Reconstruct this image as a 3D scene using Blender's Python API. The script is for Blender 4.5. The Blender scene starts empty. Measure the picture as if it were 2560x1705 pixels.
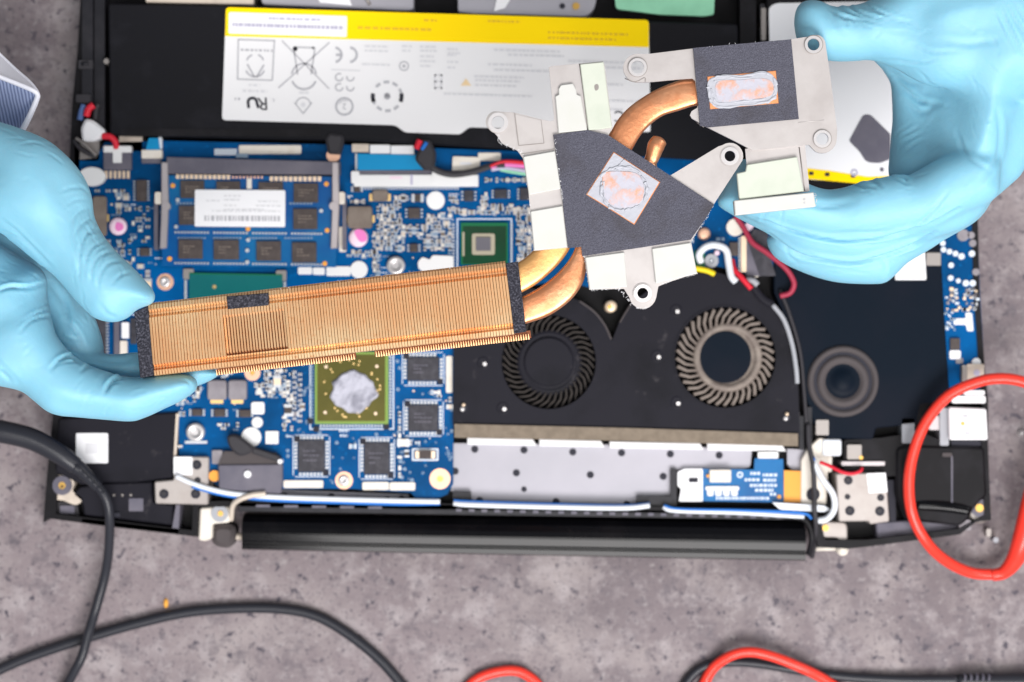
import bpy, math, random
import numpy as np
from mathutils import Vector, geometry
random.seed(7)
# ------------------------------------------------------------------ camera, light, exposure
S = bpy.context.scene
HC = 0.80                      # camera height over the table (m)
FPX = 6770*(HC-0.015)          # focal length in photo pixels
W0, H0 = 2560, 1705
cam = bpy.data.cameras.new('camera'); camo = bpy.data.objects.new('camera', cam)
S.collection.objects.link(camo); S.camera = camo
camo.location = (0, 0, HC); camo.rotation_euler = (0, 0, 0)
cam.sensor_width = 36; cam.lens = 36*FPX/W0
cam.clip_start = 0.02; cam.clip_end = 20
cam.dof.use_dof = True; cam.dof.focus_distance = HC-0.119; cam.dof.aperture_fstop = 10.5
cam.dof.aperture_blades = 0
S.render.resolution_x = 1024; S.render.resolution_y = 682
w = bpy.data.worlds.new('World'); S.world = w; w.use_nodes = True
bg = w.node_tree.nodes['Background']; bg.inputs[0].default_value = (0.90, 0.94, 1.0, 1); bg.inputs[1].default_value = 0.34
def area(name, loc, target, sx, sy, power, col):
    l = bpy.data.lights.new(name, 'AREA'); l.shape = 'RECTANGLE'; l.size = sx; l.size_y = sy
    l.energy = power; l.color = col
    o = bpy.data.objects.new(name, l); S.collection.objects.link(o); o.location = loc
    d = Vector(target)-Vector(loc); o.rotation_euler = d.to_track_quat('-Z', 'Y').to_euler()
    return o
area('softbox_front', (0.24, -0.68, 1.03), (0.0, -0.02, 0.05), 0.85, 0.46, 22.5, (1.0, 0.97, 0.96))
area('softbox_overhead', (0.05, -0.28, 1.60), (0, 0, 0), 0.6, 0.5, 8.0, (1.0, 0.98, 0.96))
area('softbox_side', (0.95, 0.30, 1.00), (0.0, 0.0, 0.05), 0.5, 0.5, 4.5, (1.0, 0.98, 0.97))
S.view_settings.view_transform = 'Standard'; S.view_settings.look = 'None'
S.view_settings.exposure = -0.10; S.view_settings.gamma = 1.0
# ------------------------------------------------------------------ helpers
def s_at(z): return (HC-z)/FPX
def P(x, y, z):
    s = s_at(z); return Vector(((x-W0/2)*s, -(y-H0/2)*s, z))
COL = S.collection
def tag(o, label=None, cat=None, group=None, kind=None):
    if label: o['label'] = label
    if cat: o['category'] = cat
    if group: o['group'] = group
    if kind: o['kind'] = kind
    return o
def empty(name, loc, label, cat, group=None):
    o = bpy.data.objects.new(name, None); COL.objects.link(o); o.location = loc; o.empty_display_size = 0.01
    bpy.context.view_layer.update()
    return tag(o, label, cat, group)
def adopt(o, parent):
    if parent is not None:
        bpy.context.view_layer.update()
        o.parent = parent; o.matrix_parent_inverse = parent.matrix_world.inverted()
    return o
MATS = {}
def mat(name, col, rough=0.5, metal=0.0, spec=0.22, noise=None, bump=None, coat=0, sss=0, sheen=0, spots=None, emit=None):
    """noise=(scale, colour2, lo, hi); bump=(scale, strength, distance); spots=(scale, colour, lo, hi)"""
    m = bpy.data.materials.new(name); m.use_nodes = True; MATS[name] = m
    nt = m.node_tree; b = nt.nodes['Principled BSDF']
    b.inputs['Base Color'].default_value = (*col, 1); b.inputs['Roughness'].default_value = rough
    b.inputs['Metallic'].default_value = metal; b.inputs['Specular IOR Level'].default_value = spec
    b.inputs['Coat Weight'].default_value = coat; b.inputs['Coat Roughness'].default_value = 0.15
    if sss:
        b.inputs['Subsurface Weight'].default_value = sss; b.inputs['Subsurface Radius'].default_value = (0.3, 0.8, 1.0)
        b.inputs['Subsurface Scale'].default_value = 0.004
    if sheen:
        b.inputs['Sheen Weight'].default_value = sheen; b.inputs['Sheen Roughness'].default_value = 0.45
    tc = nt.nodes.new('ShaderNodeTexCoord')
    last = None
    def mixin(nsc, c2, lo, hi, last, det=6):
        n = nt.nodes.new('ShaderNodeTexNoise'); n.inputs['Scale'].default_value = nsc; n.inputs['Detail'].default_value = det
        n.inputs['Roughness'].default_value = 0.6
        nt.links.new(tc.outputs['Object'], n.inputs['Vector'])
        r = nt.nodes.new('ShaderNodeMapRange'); r.inputs['From Min'].default_value = lo; r.inputs['From Max'].default_value = hi
        nt.links.new(n.outputs['Fac'], r.inputs['Value'])
        x = nt.nodes.new('ShaderNodeMix'); x.data_type = 'RGBA'
        nt.links.new(r.outputs['Result'], x.inputs['Factor'])
        if last is None: x.inputs['A'].default_value = (*col, 1)
        else: nt.links.new(last, x.inputs['A'])
        x.inputs['B'].default_value = (*c2, 1)
        return x.outputs['Result']
    for q in (noise, spots):
        if q:
            qs = q if isinstance(q, list) else [q]
            for e in qs: last = mixin(e[0], e[1], e[2], e[3], last)
    if last is not None: nt.links.new(last, b.inputs['Base Color'])
    if bump:
        prev = None
        for e in (bump if isinstance(bump, list) else [bump]):
            n = nt.nodes.new('ShaderNodeTexNoise'); n.inputs['Scale'].default_value = e[0]; n.inputs['Detail'].default_value = 4
            nt.links.new(tc.outputs['Object'], n.inputs['Vector'])
            bp = nt.nodes.new('ShaderNodeBump'); bp.inputs['Strength'].default_value = e[1]; bp.inputs['Distance'].default_value = e[2]
            nt.links.new(n.outputs['Fac'], bp.inputs['Height'])
            if prev: nt.links.new(prev, bp.inputs['Normal'])
            prev = bp.outputs['Normal']
        nt.links.new(prev, b.inputs['Normal'])
    return m
mat('table', (0.210, 0.174, 0.184), 0.6, spec=0.25,
    noise=[(7, (0.150, 0.124, 0.134), 0.42, 0.64), (32, (0.30, 0.262, 0.262), 0.47, 0.72), (85, (0.335, 0.30, 0.308), 0.50, 0.74)],
    spots=[(150, (0.115, 0.098, 0.112), 0.54, 0.74), (330, (0.30, 0.27, 0.275), 0.56, 0.76), (230, (0.060, 0.052, 0.068), 0.585, 0.68), (700, (0.085, 0.073, 0.088), 0.56, 0.70)], bump=(200, 0.6, 0.0005))
mat('black_plastic', (0.014, 0.014, 0.018), 0.42, noise=(90, (0.026, 0.025, 0.030), 0.45, 0.7), bump=(900, 0.2, 0.0001))
mat('case_black', (0.010, 0.0095, 0.011), 0.42, spec=0.10, noise=(60, (0.020, 0.019, 0.023), 0.5, 0.75))
mat('gloss_black', (0.003, 0.003, 0.004), 0.13, spec=0.16, noise=(50, (0.008, 0.007, 0.008), 0.5, 0.8), bump=(25, 0.06, 0.0004))
mat('battery_black', (0.0075, 0.0075, 0.010), 0.50, spec=.12, noise=(70, (0.016, 0.016, 0.021), 0.55, 0.8), spots=(260, (0.05, 0.05, 0.06), 0.70, 0.8))
mat('navy_film', (0.004, 0.008, 0.015), 0.45, spec=.05, noise=(20, (0.008, 0.010, 0.017), 0.45, 0.7))
mat('fan_shell', (0.0145, 0.0140, 0.0195), 0.5, spec=.08, noise=(30, (0.009, 0.009, 0.012), 0.5, 0.7), spots=(160, (0.06, 0.055, 0.06), 0.64, 0.8))
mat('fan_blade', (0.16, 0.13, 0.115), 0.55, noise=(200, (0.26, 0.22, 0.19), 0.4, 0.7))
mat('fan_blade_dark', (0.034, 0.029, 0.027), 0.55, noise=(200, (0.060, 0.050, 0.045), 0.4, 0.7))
mat('rubber_grey', (0.072, 0.062, 0.064), 0.7)
mat('foam_dark', (0.058, 0.058, 0.076), 0.92, spec=0.15, noise=(3600, (0.145, 0.146, 0.185), 0.40, 0.72), spots=(45, (0.062, 0.058, 0.066), 0.52, 0.75), bump=(1500, 0.9, 0.0005))
mat('foam_strip', (0.024, 0.024, 0.032), 0.95, spec=0.15, noise=(1500, (0.10, 0.10, 0.125), 0.46, 0.70), bump=(1300, 0.9, 0.0006))
mat('foam_band', (0.215, 0.175, 0.135), 0.9, noise=(300, (0.16, 0.13, 0.10), 0.4, 0.7))
mat('steel', (0.475, 0.447, 0.437), 0.42, metal=0.35, noise=(60, (0.395, 0.365, 0.355), 0.45, 0.75), bump=(700, 0.12, 0.0002))
mat('steel_rim', (0.58, 0.56, 0.56), 0.30, metal=0.45)
mat('steel_dark', (0.30, 0.275, 0.26), 0.5, metal=0.7)
mat('hinge_metal', (0.40, 0.365, 0.345), 0.5, metal=0.35, noise=(120, (0.36, 0.32, 0.30), 0.45, 0.7), bump=(300, 0.2, 0.0002))
mat('sheet_metal', (0.37, 0.36, 0.40), 0.5, metal=0.25, noise=(30, (0.33, 0.325, 0.36), 0.4, 0.7))
mat('white_plastic', (0.74, 0.74, 0.74), 0.45)
mat('cream', (0.72, 0.67, 0.60), 0.5, noise=(200, (0.62, 0.55, 0.46), 0.5, 0.8))
mat('beige_metal', (0.60, 0.52, 0.44), 0.5, metal=0.2, noise=(150, (0.42, 0.36, 0.31), 0.5, 0.8))
mat('pad_white', (0.56, 0.56, 0.535), 0.75, noise=(90, (0.54, 0.545, 0.505), 0.45, 0.7), spots=(260, (0.52, 0.52, 0.50), 0.72, 0.80))
mat('pad_green', (0.53, 0.56, 0.485), 0.75, noise=(90, (0.48, 0.52, 0.44), 0.45, 0.7), spots=(300, (0.5, 0.5, 0.46), 0.72, 0.80))
mat('label_white', (0.80, 0.80, 0.82), 0.5)
mat('label_grey', (0.77, 0.765, 0.775), 0.45)
mat('label_yellow', (1.0, 0.70, 0.004), 0.45, spec=0.05)
mat('print_black', (0.02, 0.02, 0.03), 0.6)
mat('print_grey', (0.42, 0.42, 0.45), 0.6)
mat('print_faint', (0.64, 0.64, 0.665), 0.6)
mat('print_lilac', (0.45, 0.43, 0.56), 0.6)
mat('print_ochre', (0.72, 0.47, 0.02), 0.6)
mat('print_orange', (0.80, 0.60, 0.35), 0.6)
mat('mint', (0.30, 0.66, 0.44), 0.5, noise=(80, (0.24, 0.55, 0.36), 0.4, 0.7))
mat('pcb', (0.001, 0.050, 0.155), 0.35, spec=0.05, noise=(22, (0.0, 0.085, 0.27), 0.40, 0.62), spots=(420, (0.0, 0.11, 0.33), 0.60, 0.72))
mat('pcb_dim', (0.002, 0.020, 0.085), 0.4, noise=(16, (0.003, 0.040, 0.15), 0.42, 0.66))
mat('pcb_bright', (0.001, 0.125, 0.34), 0.3, noise=(60, (0.001, 0.085, 0.26), 0.42, 0.66))
mat('module_pcb', (0.001, 0.070, 0.25), 0.32, noise=(30, (0.001, 0.12, 0.30), 0.42, 0.66))
mat('silk', (0.62, 0.68, 0.76), 0.6)
mat('solder', (0.50, 0.52, 0.55), 0.35, metal=0.5)
mat('solder_dim', (0.22, 0.30, 0.40), 0.4, metal=0.2)
mat('gold', (0.75, 0.52, 0.22), 0.35, metal=0.7)
mat('gold_pale', (0.80, 0.62, 0.45), 0.4, metal=0.3)
mat('brass', (0.62, 0.38, 0.10), 0.35, metal=0.8)
mat('copper_pad', (0.78, 0.47, 0.33), 0.4, metal=0.5)
mat('chip_black', (0.035, 0.034, 0.042), 0.5, noise=(300, (0.060, 0.058, 0.07), 0.45, 0.7), spots=(90, (0.085, 0.08, 0.09), 0.6, 0.8))
mat('chip_brown', (0.060, 0.048, 0.046), 0.55, noise=(300, (0.085, 0.07, 0.065), 0.45, 0.7))
mat('chip_teal', (0.003, 0.120, 0.120), 0.35, noise=(20, (0.003, 0.085, 0.10), 0.4, 0.7))
mat('chip_green', (0.004, 0.036, 0.014), 0.4, noise=(30, (0.002, 0.055, 0.022), 0.4, 0.7))
mat('chip_green_edge', (0.005, 0.13, 0.05), 0.4)
mat('chip_olive', (0.075, 0.068, 0.006), 0.4, noise=(40, (0.11, 0.095, 0.012), 0.45, 0.7))
mat('chip_olive_edge', (0.19, 0.30, 0.06), 0.4)
mat('die', (0.13, 0.125, 0.145), 0.3)
mat('die_frame', (0.40, 0.36, 0.27), 0.5)
mat('paste', (0.44, 0.44, 0.51), 0.55, noise=(110, (0.25, 0.25, 0.30), 0.50, 0.62), bump=(160, 1.0, 0.0025))
mat('paste_smear', (0.45, 0.445, 0.505), 0.5, noise=(160, (0.62, 0.31, 0.20), 0.46, 0.60), spots=(90, (0.48, 0.47, 0.53), 0.52, 0.64), bump=(350, 0.5, 0.0006))
mat('paste_ridge', (0.41, 0.42, 0.465), 0.4, bump=(400, 0.7, 0.0005))
mat('inductor_brown', (0.20, 0.165, 0.14), 0.55, noise=(200, (0.15, 0.12, 0.10), 0.4, 0.7))
mat('inductor_grey', (0.27, 0.25, 0.27), 0.5, noise=(200, (0.20, 0.18, 0.20), 0.4, 0.7))
mat('slot_grey', (0.105, 0.100, 0.130), 0.5, noise=(70, (0.15, 0.14, 0.17), 0.4, 0.7))
mat('clip_metal', (0.45, 0.41, 0.42), 0.4, metal=0.6)
mat('pink', (0.75, 0.20, 0.50), 0.5)
mat('pink_light', (0.80, 0.62, 0.72), 0.5)
mat('ribbon_blue', (0.001, 0.24, 0.50), 0.4)
mat('film_blue', (0.02, 0.16, 0.55), 0.4)
mat('wire_red', (0.62, 0.02, 0.04), 0.4)
mat('wire_red_dim', (0.33, 0.03, 0.06), 0.45)
mat('wire_white', (0.70, 0.73, 0.78), 0.4)
mat('wire_grey', (0.34, 0.35, 0.38), 0.4)
mat('wire_black', (0.035, 0.033, 0.038), 0.45)
mat('wire_blue', (0.08, 0.14, 0.32), 0.45)
mat('wire_yellow', (0.80, 0.60, 0.01), 0.4)
mat('kapton', (0.78, 0.34, 0.055), 0.4)
mat('copper', (0.60, 0.25, 0.12), 0.34, metal=0.75, noise=(110, (0.70, 0.36, 0.20), 0.45, 0.7), spots=(300, (0.52, 0.23, 0.12), 0.60, 0.72), bump=(260, 0.28, 0.0006))
mat('copper_gold', (0.68, 0.37, 0.14), 0.35, metal=0.7, noise=(90, (0.62, 0.29, 0.13), 0.50, 0.7), spots=(400, (0.60, 0.30, 0.14), 0.62, 0.74), bump=(300, 0.28, 0.0005))
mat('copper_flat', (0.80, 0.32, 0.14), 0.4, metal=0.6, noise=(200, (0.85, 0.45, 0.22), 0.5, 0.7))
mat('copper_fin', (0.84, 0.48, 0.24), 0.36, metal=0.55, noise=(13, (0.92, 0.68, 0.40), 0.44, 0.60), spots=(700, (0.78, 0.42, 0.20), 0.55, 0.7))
mat('copper_gap_shade', (0.20, 0.07, 0.035), 0.5, metal=0.6)  # dark tone stands in for shade in the fin gaps
mat('cable_black', (0.022, 0.023, 0.030), 0.42, coat=0.15)
mat('cable_red', (0.80, 0.045, 0.028), 0.36, coat=0.25)
mat('fibre', (0.70, 0.70, 0.72), 0.7)
mat('sleeve', (0.84, 0.84, 0.92), 0.8, sheen=0.3, bump=(2500, 0.3, 0.0002))
mat('crumb', (0.75, 0.36, 0.06), 0.6)
def glove_mat():
    m = mat('nitrile', (0.195, 0.470, 0.61), 0.64, spec=1.0, coat=0.0, sss=0.4, sheen=0.0, bump=[(1800, 0.10, 0.0002), (420, 0.15, 0.0004), (110, 0.22, 0.0010)])
    b = m.node_tree.nodes['Principled BSDF']; b.inputs['Coat Roughness'].default_value = 0.55; b.inputs['IOR'].default_value = 1.5
    b.inputs['Sheen Tint'].default_value = (1, 1, 1, 1)
    return m
glove_mat()
def sleeve_lining():
    m = bpy.data.materials.new('lining'); MATS['lining'] = m; m.use_nodes = True
    nt = m.node_tree; b = nt.nodes['Principled BSDF']; b.inputs['Roughness'].default_value = 0.85
    tc = nt.nodes.new('ShaderNodeTexCoord'); wv = nt.nodes.new('ShaderNodeTexWave'); wv.inputs['Scale'].default_value = 260
    wv.inputs['Distortion'].default_value = 1.5; wv.bands_direction = 'X'
    nt.links.new(tc.outputs['Object'], wv.inputs['Vector'])
    r = nt.nodes.new('ShaderNodeMix'); r.data_type = 'RGBA'; r.inputs['A'].default_value = (0.16, 0.20, 0.38, 1); r.inputs['B'].default_value = (0.45, 0.52, 0.74, 1)
    nt.links.new(wv.outputs['Fac'], r.inputs['Factor']); nt.links.new(r.outputs['Result'], b.inputs['Base Color'])
sleeve_lining()

def rr(x0, y0, x1, y1, r=0, n=4):
    if r <= 0: return [(x0, y0), (x1, y0), (x1, y1), (x0, y1)]
    return rnd([(x0, y0), (x1, y0), (x1, y1), (x0, y1)], r, n)
def rnd(pts, r, n=4):
    """round the corners of a polygon; r a number or one radius per corner"""
    out = []; k = len(pts)
    for i in range(k):
        ri = r[i] if isinstance(r, (list, tuple)) else r
        p = Vector(pts[i]); a = Vector(pts[i-1]); b = Vector(pts[(i+1) % k])
        da = (a-p); db = (b-p); la = da.length; lb = db.length
        if ri <= 0 or la < 1e-6 or lb < 1e-6: out.append(tuple(p)); continue
        d = min(ri, la*0.48, lb*0.48)
        pa = p+da/la*d; pb = p+db/lb*d
        for j in range(n+1):
            t = j/n; q = pa*(1-t)**2+p*2*t*(1-t)+pb*t*t; out.append((q.x, q.y))
    return out
def circ(cx, cy, r, n=28, ry=None):
    ry = ry or r
    return [(cx+r*math.cos(2*math.pi*i/n), cy+ry*math.sin(2*math.pi*i/n)) for i in range(n)]
def rotq(pts, cx, cy, deg):
    a = math.radians(deg); c, s = math.cos(a), math.sin(a)
    return [(cx+(x-cx)*c-(y-cy)*s, cy+(x-cx)*s+(y-cy)*c) for x, y in pts]
def spl(pts, n=8):
    """Catmull-Rom through points (any dimension)"""
    p = [np.array(q, float) for q in pts]; p = [2*p[0]-p[1]]+p+[2*p[-1]-p[-2]]; out = []
    for i in range(1, len(p)-2):
        for j in range(n):
            t = j/n
            out.append(0.5*((2*p[i])+(-p[i-1]+p[i+1])*t+(2*p[i-1]-5*p[i]+4*p[i+1]-p[i+2])*t*t+(-p[i-1]+3*p[i]-3*p[i+1]+p[i+2])*t**3))
    out.append(p[-2]); return [tuple(q) for q in out]
def splc(pts, n=6):
    """closed spline polygon"""
    p = [np.array(q, float) for q in pts]; k = len(p); out = []
    for i in range(k):
        a, b, c, d = p[i-1], p[i], p[(i+1) % k], p[(i+2) % k]
        for j in range(n):
            t = j/n
            out.append(tuple(0.5*((2*b)+(-a+c)*t+(2*a-5*b+4*c-d)*t*t+(-a+3*b-3*c+d)*t**3)))
    return out
class MB:
    def __init__(self): self.v = []; self.f = []; self.m = []; self.mats = []; self.sm = []
    def mi(self, name):
        if name not in self.mats: self.mats.append(name)
        return self.mats.index(name)
    def add(self, vs, fs, name, smooth=False):
        o = len(self.v); self.v += [tuple(q) for q in vs]; k = self.mi(name)
        for f in fs: self.f.append(tuple(o+i for i in f)); self.m.append(k); self.sm.append(smooth)
    def prism(self, poly, z0, z1, name, holes=(), bev=0.0, side=None):
        """poly in photo px at height z1; z0 bottom; bev = chamfer in metres"""
        loops = [list(poly)]+[list(h) for h in holes]
        def ar(l): return sum(l[i-1][0]*l[i][1]-l[i][0]*l[i-1][1] for i in range(len(l)))
        # in px y is down: world CCW = px clockwise (area negative)
        if ar(loops[0]) > 0: loops[0].reverse()
        for i in range(1, len(loops)):
            if ar(loops[i]) < 0: loops[i].reverse()
        W = [[P(x, y, z1) for x, y in l] for l in loops]
        vs = []; offs = []
        if bev > 0 and not holes:
            l = W[0]; n = len(l); ins = []
            for i in range(n):
                a, b, c = l[i-1], l[i], l[(i+1) % n]
                e1 = (b-a).normalized() if (b-a).length > 1e-9 else (c-b).normalized(); e2 = (c-b).normalized() if (c-b).length > 1e-9 else e1
                n1 = Vector((-e1.y, e1.x, 0)); n2 = Vector((-e2.y, e2.x, 0)); m = n1+n2
                if m.length < 1e-6: m = n1
                m.normalize(); d = bev/max(0.5, m.dot(n1)); ins.append(b+m*d)
            o = 0
            vs = ins+[Vector((q.x, q.y, z1-bev)) for q in l]+[Vector((q.x, q.y, z0)) for q in l]
            fs = [tuple(range(n))]
            for i in range(n):
                j = (i+1) % n
                fs.append((i, n+i, n+j, j)); fs.append((n+i, 2*n+i, 2*n+j, n+j))
            self.add(vs, fs[:1], name); k = self.mi(side or name); o = len(self.v)-len(vs)
            for f in fs[1:]: self.f.append(tuple(o+i for i in f)); self.m.append(k); self.sm.append(False)
            self.f.append(tuple(o+2*n+i for i in reversed(range(n)))); self.m.append(k); self.sm.append(False)
            return
        flat = [q for l in W for q in l]; N = len(flat)
        if holes:
            tri = geometry.tessellate_polygon([[Vector((q.x, q.y, 0)) for q in l] for l in W])
            top = []
            for t in tri:
                a, b, c = (flat[i] for i in t)
                cr = (b.x-a.x)*(c.y-a.y)-(b.y-a.y)*(c.x-a.x)
                if abs(cr) < 1e-14: continue
                top.append(tuple(t) if cr > 0 else tuple(reversed(t)))
        else: top = [tuple(range(N))]
        vs = flat+[Vector((q.x, q.y, z0)) for q in flat]
        self.add(vs, top+[tuple(N+i for i in reversed(f)) for f in top], name)
        o = len(self.v)-2*N; k = self.mi(side or name); b = 0
        for l in loops:
            n = len(l)
            for i in range(n):
                j = (i+1) % n
                self.f.append((o+b+i, o+N+b+i, o+N+b+j, o+b+j)); self.m.append(k); self.sm.append(False)
            b += n
    def box(self, x0, y0, x1, y1, z0, z1, name, r=0, bev=0.0, rot=0):
        q = rr(x0, y0, x1, y1, r)
        if rot: q = rotq(q, (x0+x1)/2, (y0+y1)/2, rot)
        self.prism(q, z0, z1, name, bev=bev)
    def cyl(self, cx, cy, r, z0, z1, name, n=28, bev=0.0): self.prism(circ(cx, cy, r, n), z0, z1, name, bev=bev)
    def ring(self, cx, cy, r0, r1, z0, z1, name, n=36): self.prism(circ(cx, cy, r1, n), z0, z1, name, holes=[circ(cx, cy, r0, n)])
    def lathe(self, cx, cy, prof, name, n=36):
        """prof = [(radius px, z)...] from outside in; smooth"""
        c = P(cx, cy, prof[0][1]); s = s_at(prof[0][1]); vs = []; k = len(prof)
        for r, z in prof:
            for i in range(n):
                a = 2*math.pi*i/n; vs.append((c.x+r*s*math.cos(a), c.y+r*s*math.sin(a), z))
        fs = []
        for j in range(k-1):
            for i in range(n):
                i2 = (i+1) % n; fs.append((j*n+i, j*n+i2, (j+1)*n+i2, (j+1)*n+i))
        fs.append(tuple((k-1)*n+i for i in range(n)))
        self.add(vs, fs, name, True)
    def tube(self, pts, r, name, n=10, cap=True, ell=1.0):
        """pts world Vectors; r metres or list; ell = vertical squash"""
        k = len(pts); pts = [Vector(p) for p in pts]; rs = r if isinstance(r, (list, tuple)) else [r]*k; vs = []
        for i, p in enumerate(pts):
            t = (pts[min(i+1, k-1)]-pts[max(i-1, 0)])
            if t.length < 1e-9: t = Vector((1, 0, 0))
            t.normalize(); up = Vector((0, 0, 1))
            if abs(t.z) > 0.95: up = Vector((1, 0, 0))
            sd = t.cross(up).normalized(); u = sd.cross(t).normalized()
            for j in range(n):
                a = 2*math.pi*j/n; vs.append(p+sd*math.cos(a)*rs[i]+u*math.sin(a)*rs[i]*ell)
        fs = []
        for i in range(k-1):
            for j in range(n):
                j2 = (j+1) % n; fs.append((i*n+j, i*n+j2, (i+1)*n+j2, (i+1)*n+j))
        if cap: fs += [tuple(reversed(range(n))), tuple((k-1)*n+j for j in range(n))]
        self.add(vs, fs, name, True)
    def tpx(self, pts, rpx, name, n=10, ns=8, ell=1.0):
        """tube through (x, y, z) photo points, radius in px"""
        q = spl(pts, ns) if ns > 1 else pts
        k = len(q); rs = rpx
        if isinstance(rpx, (list, tuple)):
            m = len(rpx); rs = [float(np.interp(i/(k-1)*(m-1), range(m), rpx)) for i in range(k)]
            rs = [a*s_at(b[2]) for a, b in zip(rs, q)]
        else: rs = [rpx*s_at(b[2]) for b in q]
        self.tube([P(*a) for a in q], rs, name, n, ell=ell)
    def text(self, s, cx, cy, size, z, name, rot=0.0, shear=0.0):
        cu = bpy.data.curves.new('t', 'FONT'); cu.body = s; cu.size = size*s_at(z); cu.align_x = 'CENTER'; cu.align_y = 'CENTER'
        cu.shear = shear; cu.resolution_u = 3
        o = bpy.data.objects.new('t', cu); COL.objects.link(o)
        dg = bpy.context.evaluated_depsgraph_get(); dg.update(); me = bpy.data.meshes.new_from_object(o.evaluated_get(dg))
        c = P(cx, cy, z); a = math.radians(rot); ca, sa = math.cos(a), math.sin(a)
        vs = [(c.x+v.co.x*ca-v.co.y*sa, c.y+v.co.x*sa+v.co.y*ca, z) for v in me.vertices]
        self.add(vs, [tuple(p.vertices) for p in me.polygons], name)
        bpy.data.objects.remove(o); bpy.data.meshes.remove(me); bpy.data.curves.remove(cu)
    def build(self, name, parent=None, label=None, cat=None, group=None, kind=None, bw=0):
        me = bpy.data.meshes.new(name); v = np.array(self.v, dtype=float)
        if parent is None: c = Vector(((v[:, 0].min()+v[:, 0].max())/2, (v[:, 1].min()+v[:, 1].max())/2, v[:, 2].min()))
        else: c = Vector(v.mean(0))
        me.from_pydata([tuple(q) for q in (v-np.array(c))], [], self.f)
        for k in self.mats: me.materials.append(MATS[k])
        me.polygons.foreach_set('material_index', self.m); me.polygons.foreach_set('use_smooth', self.sm); me.update()
        o = bpy.data.objects.new(name, me); COL.objects.link(o); o.location = c
        if bw:
            md = o.modifiers.new('bevel', 'BEVEL'); md.width = bw; md.segments = 2; md.limit_method = 'ANGLE'; md.angle_limit = 1.0
        adopt(o, parent); return tag(o, label, cat, group, kind)
# ------------------------------------------------------------------ the surface
b = MB()
b.add([(-1.2, -0.9, 0), (1.2, -0.9, 0), (1.2, 0.9, 0), (-1.2, 0.9, 0), (-1.2, -0.9, -.03), (1.2, -0.9, -.03), (1.2, 0.9, -.03), (-1.2, 0.9, -.03)],
      [(0, 1, 2, 3), (7, 6, 5, 4), (0, 4, 5, 1), (1, 5, 6, 2), (2, 6, 7, 3), (3, 7, 4, 0)], 'table')
b.build('table_top', kind='structure')
# ------------------------------------------------------------------ the open laptop
L = empty('laptop', P(1290, 700, 0.0), 'black laptop with its bottom cover off, showing battery, blue circuit board and twin fans', 'laptop')
def one(name, fn, parent=L, label=None, kind=None, bw=0):
    b = MB(); fn(b); return b.build(name, parent, label, kind=kind, bw=bw)
ZF = 0.0060   # inner floor of the case
ZB = 0.0150   # top of the circuit board
# case: floor + walls
case = [(205, -60), (193, 134), (180, 268), (174, 400), (160, 700), (134, 1020), (119, 1172), (111, 1268), (108, 1306), (122, 1296), (268, 1316), (494, 1342), (497, 1268),
        (600, 1266), (2010, 1288), (2035, 1300), (2045, 1368), (2120, 1372), (2173, 1366), (2296, 1350), (2400, 1336), (2440, 1305), (2478, 1300), (2476, 1268), (2470, 1115), (2470, 1000), (2462, 921), (2449, 730), (2445, 557), (2440, 400), (2430, -60)]
inner = [(228, -40), (216, 134), (205, 268), (199, 400), (187, 700), (158, 1045), (146, 1172), (140, 1285), (268, 1300), (480, 1326), (483, 1254), (600, 1252), (2015, 1272), (2050, 1288), (2062, 1350), (2165, 1350), (2400, 1322), (2462, 1290), (2455, 1115), (2455, 1000), (2447, 921), (2434, 730), (2430, 557), (2425, 400), (2415, -40)]
def f(b):
    b.prism(case, 0.0015, ZF, 'case_black')
    b.prism(case, ZF, 0.0150, 'case_black', holes=[inner])
one('bottom_case', f)
def f(b):   # left wall ribs and posts
    b.box(205, -10, 232, 260, ZF, 0.0165, 'black_plastic', 3)
    b.box(236, -10, 262, 330, ZF, 0.0152, 'rubber_grey' if False else 'black_plastic', 3)
    b.tpx([(204, 160, .0168), (222, 158, .0168)], 6, 'black_plastic', ns=1)
    b.cyl(266, 153, 7, ZF, 0.0175, 'steel_dark'); b.cyl(283, 186, 9, ZF, 0.0172, 'steel_dark')
    b.box(196, 150, 232, 172, ZF, 0.0172, 'wire_black', 4); b.box(190, 236, 226, 256, ZF, 0.0172, 'wire_black', 4)
one('side_rail', f)
# trackpad side metal and trims along the top edge
def f(b):
    b.prism(rnd([(648, -40), (1034, -40), (1034, 24), (1020, 27), (655, 12)], [4, 4, 8, 8, 10]), ZF, 0.0165, 'sheet_metal', bev=.0003)
    b.prism([(770, -40), (860, -40), (880, 14), (800, 6)], 0.0166, 0.0172, 'label_white')
    b.tpx([(905, -20, .0168), (925, 12, .0168)], 4, 'steel_dark', ns=1)
one('metal_bracket', f)
def f(b):
    b.prism(rnd([(1143, -40), (1492, -40), (1490, 15), (1470, 42), (1180, 34), (1145, 30)], [2, 2, 20, 20, 4, 4]), ZF, 0.0165, 'sheet_metal', bev=.0003)
    b.prism([(1250, -40), (1300, -40), (1262, 20), (1235, 28)], 0.0166, 0.0172, 'label_white')
    b.cyl(1406, 15, 7, 0.0166, 0.0169, 'print_black'); b.cyl(1440, 15, 9, 0.0166, 0.0172, 'brass')
one('metal_bracket', f)
one('trim_strip', lambda b: b.prism(rnd([(364, -40), (634, -40), (634, 12), (364, 6)], 3), ZF, 0.0172, 'beige_metal', bev=.0003))
one('green_sticker', lambda b: b.prism(rnd([(1534, -40), (1787, -40), (1785, 36), (1760, 40), (1650, 36), (1540, 22)], [2, 2, 6, 6, 6, 10]), 0.0150, 0.0168, 'mint'), label='mint green sticker')
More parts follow.
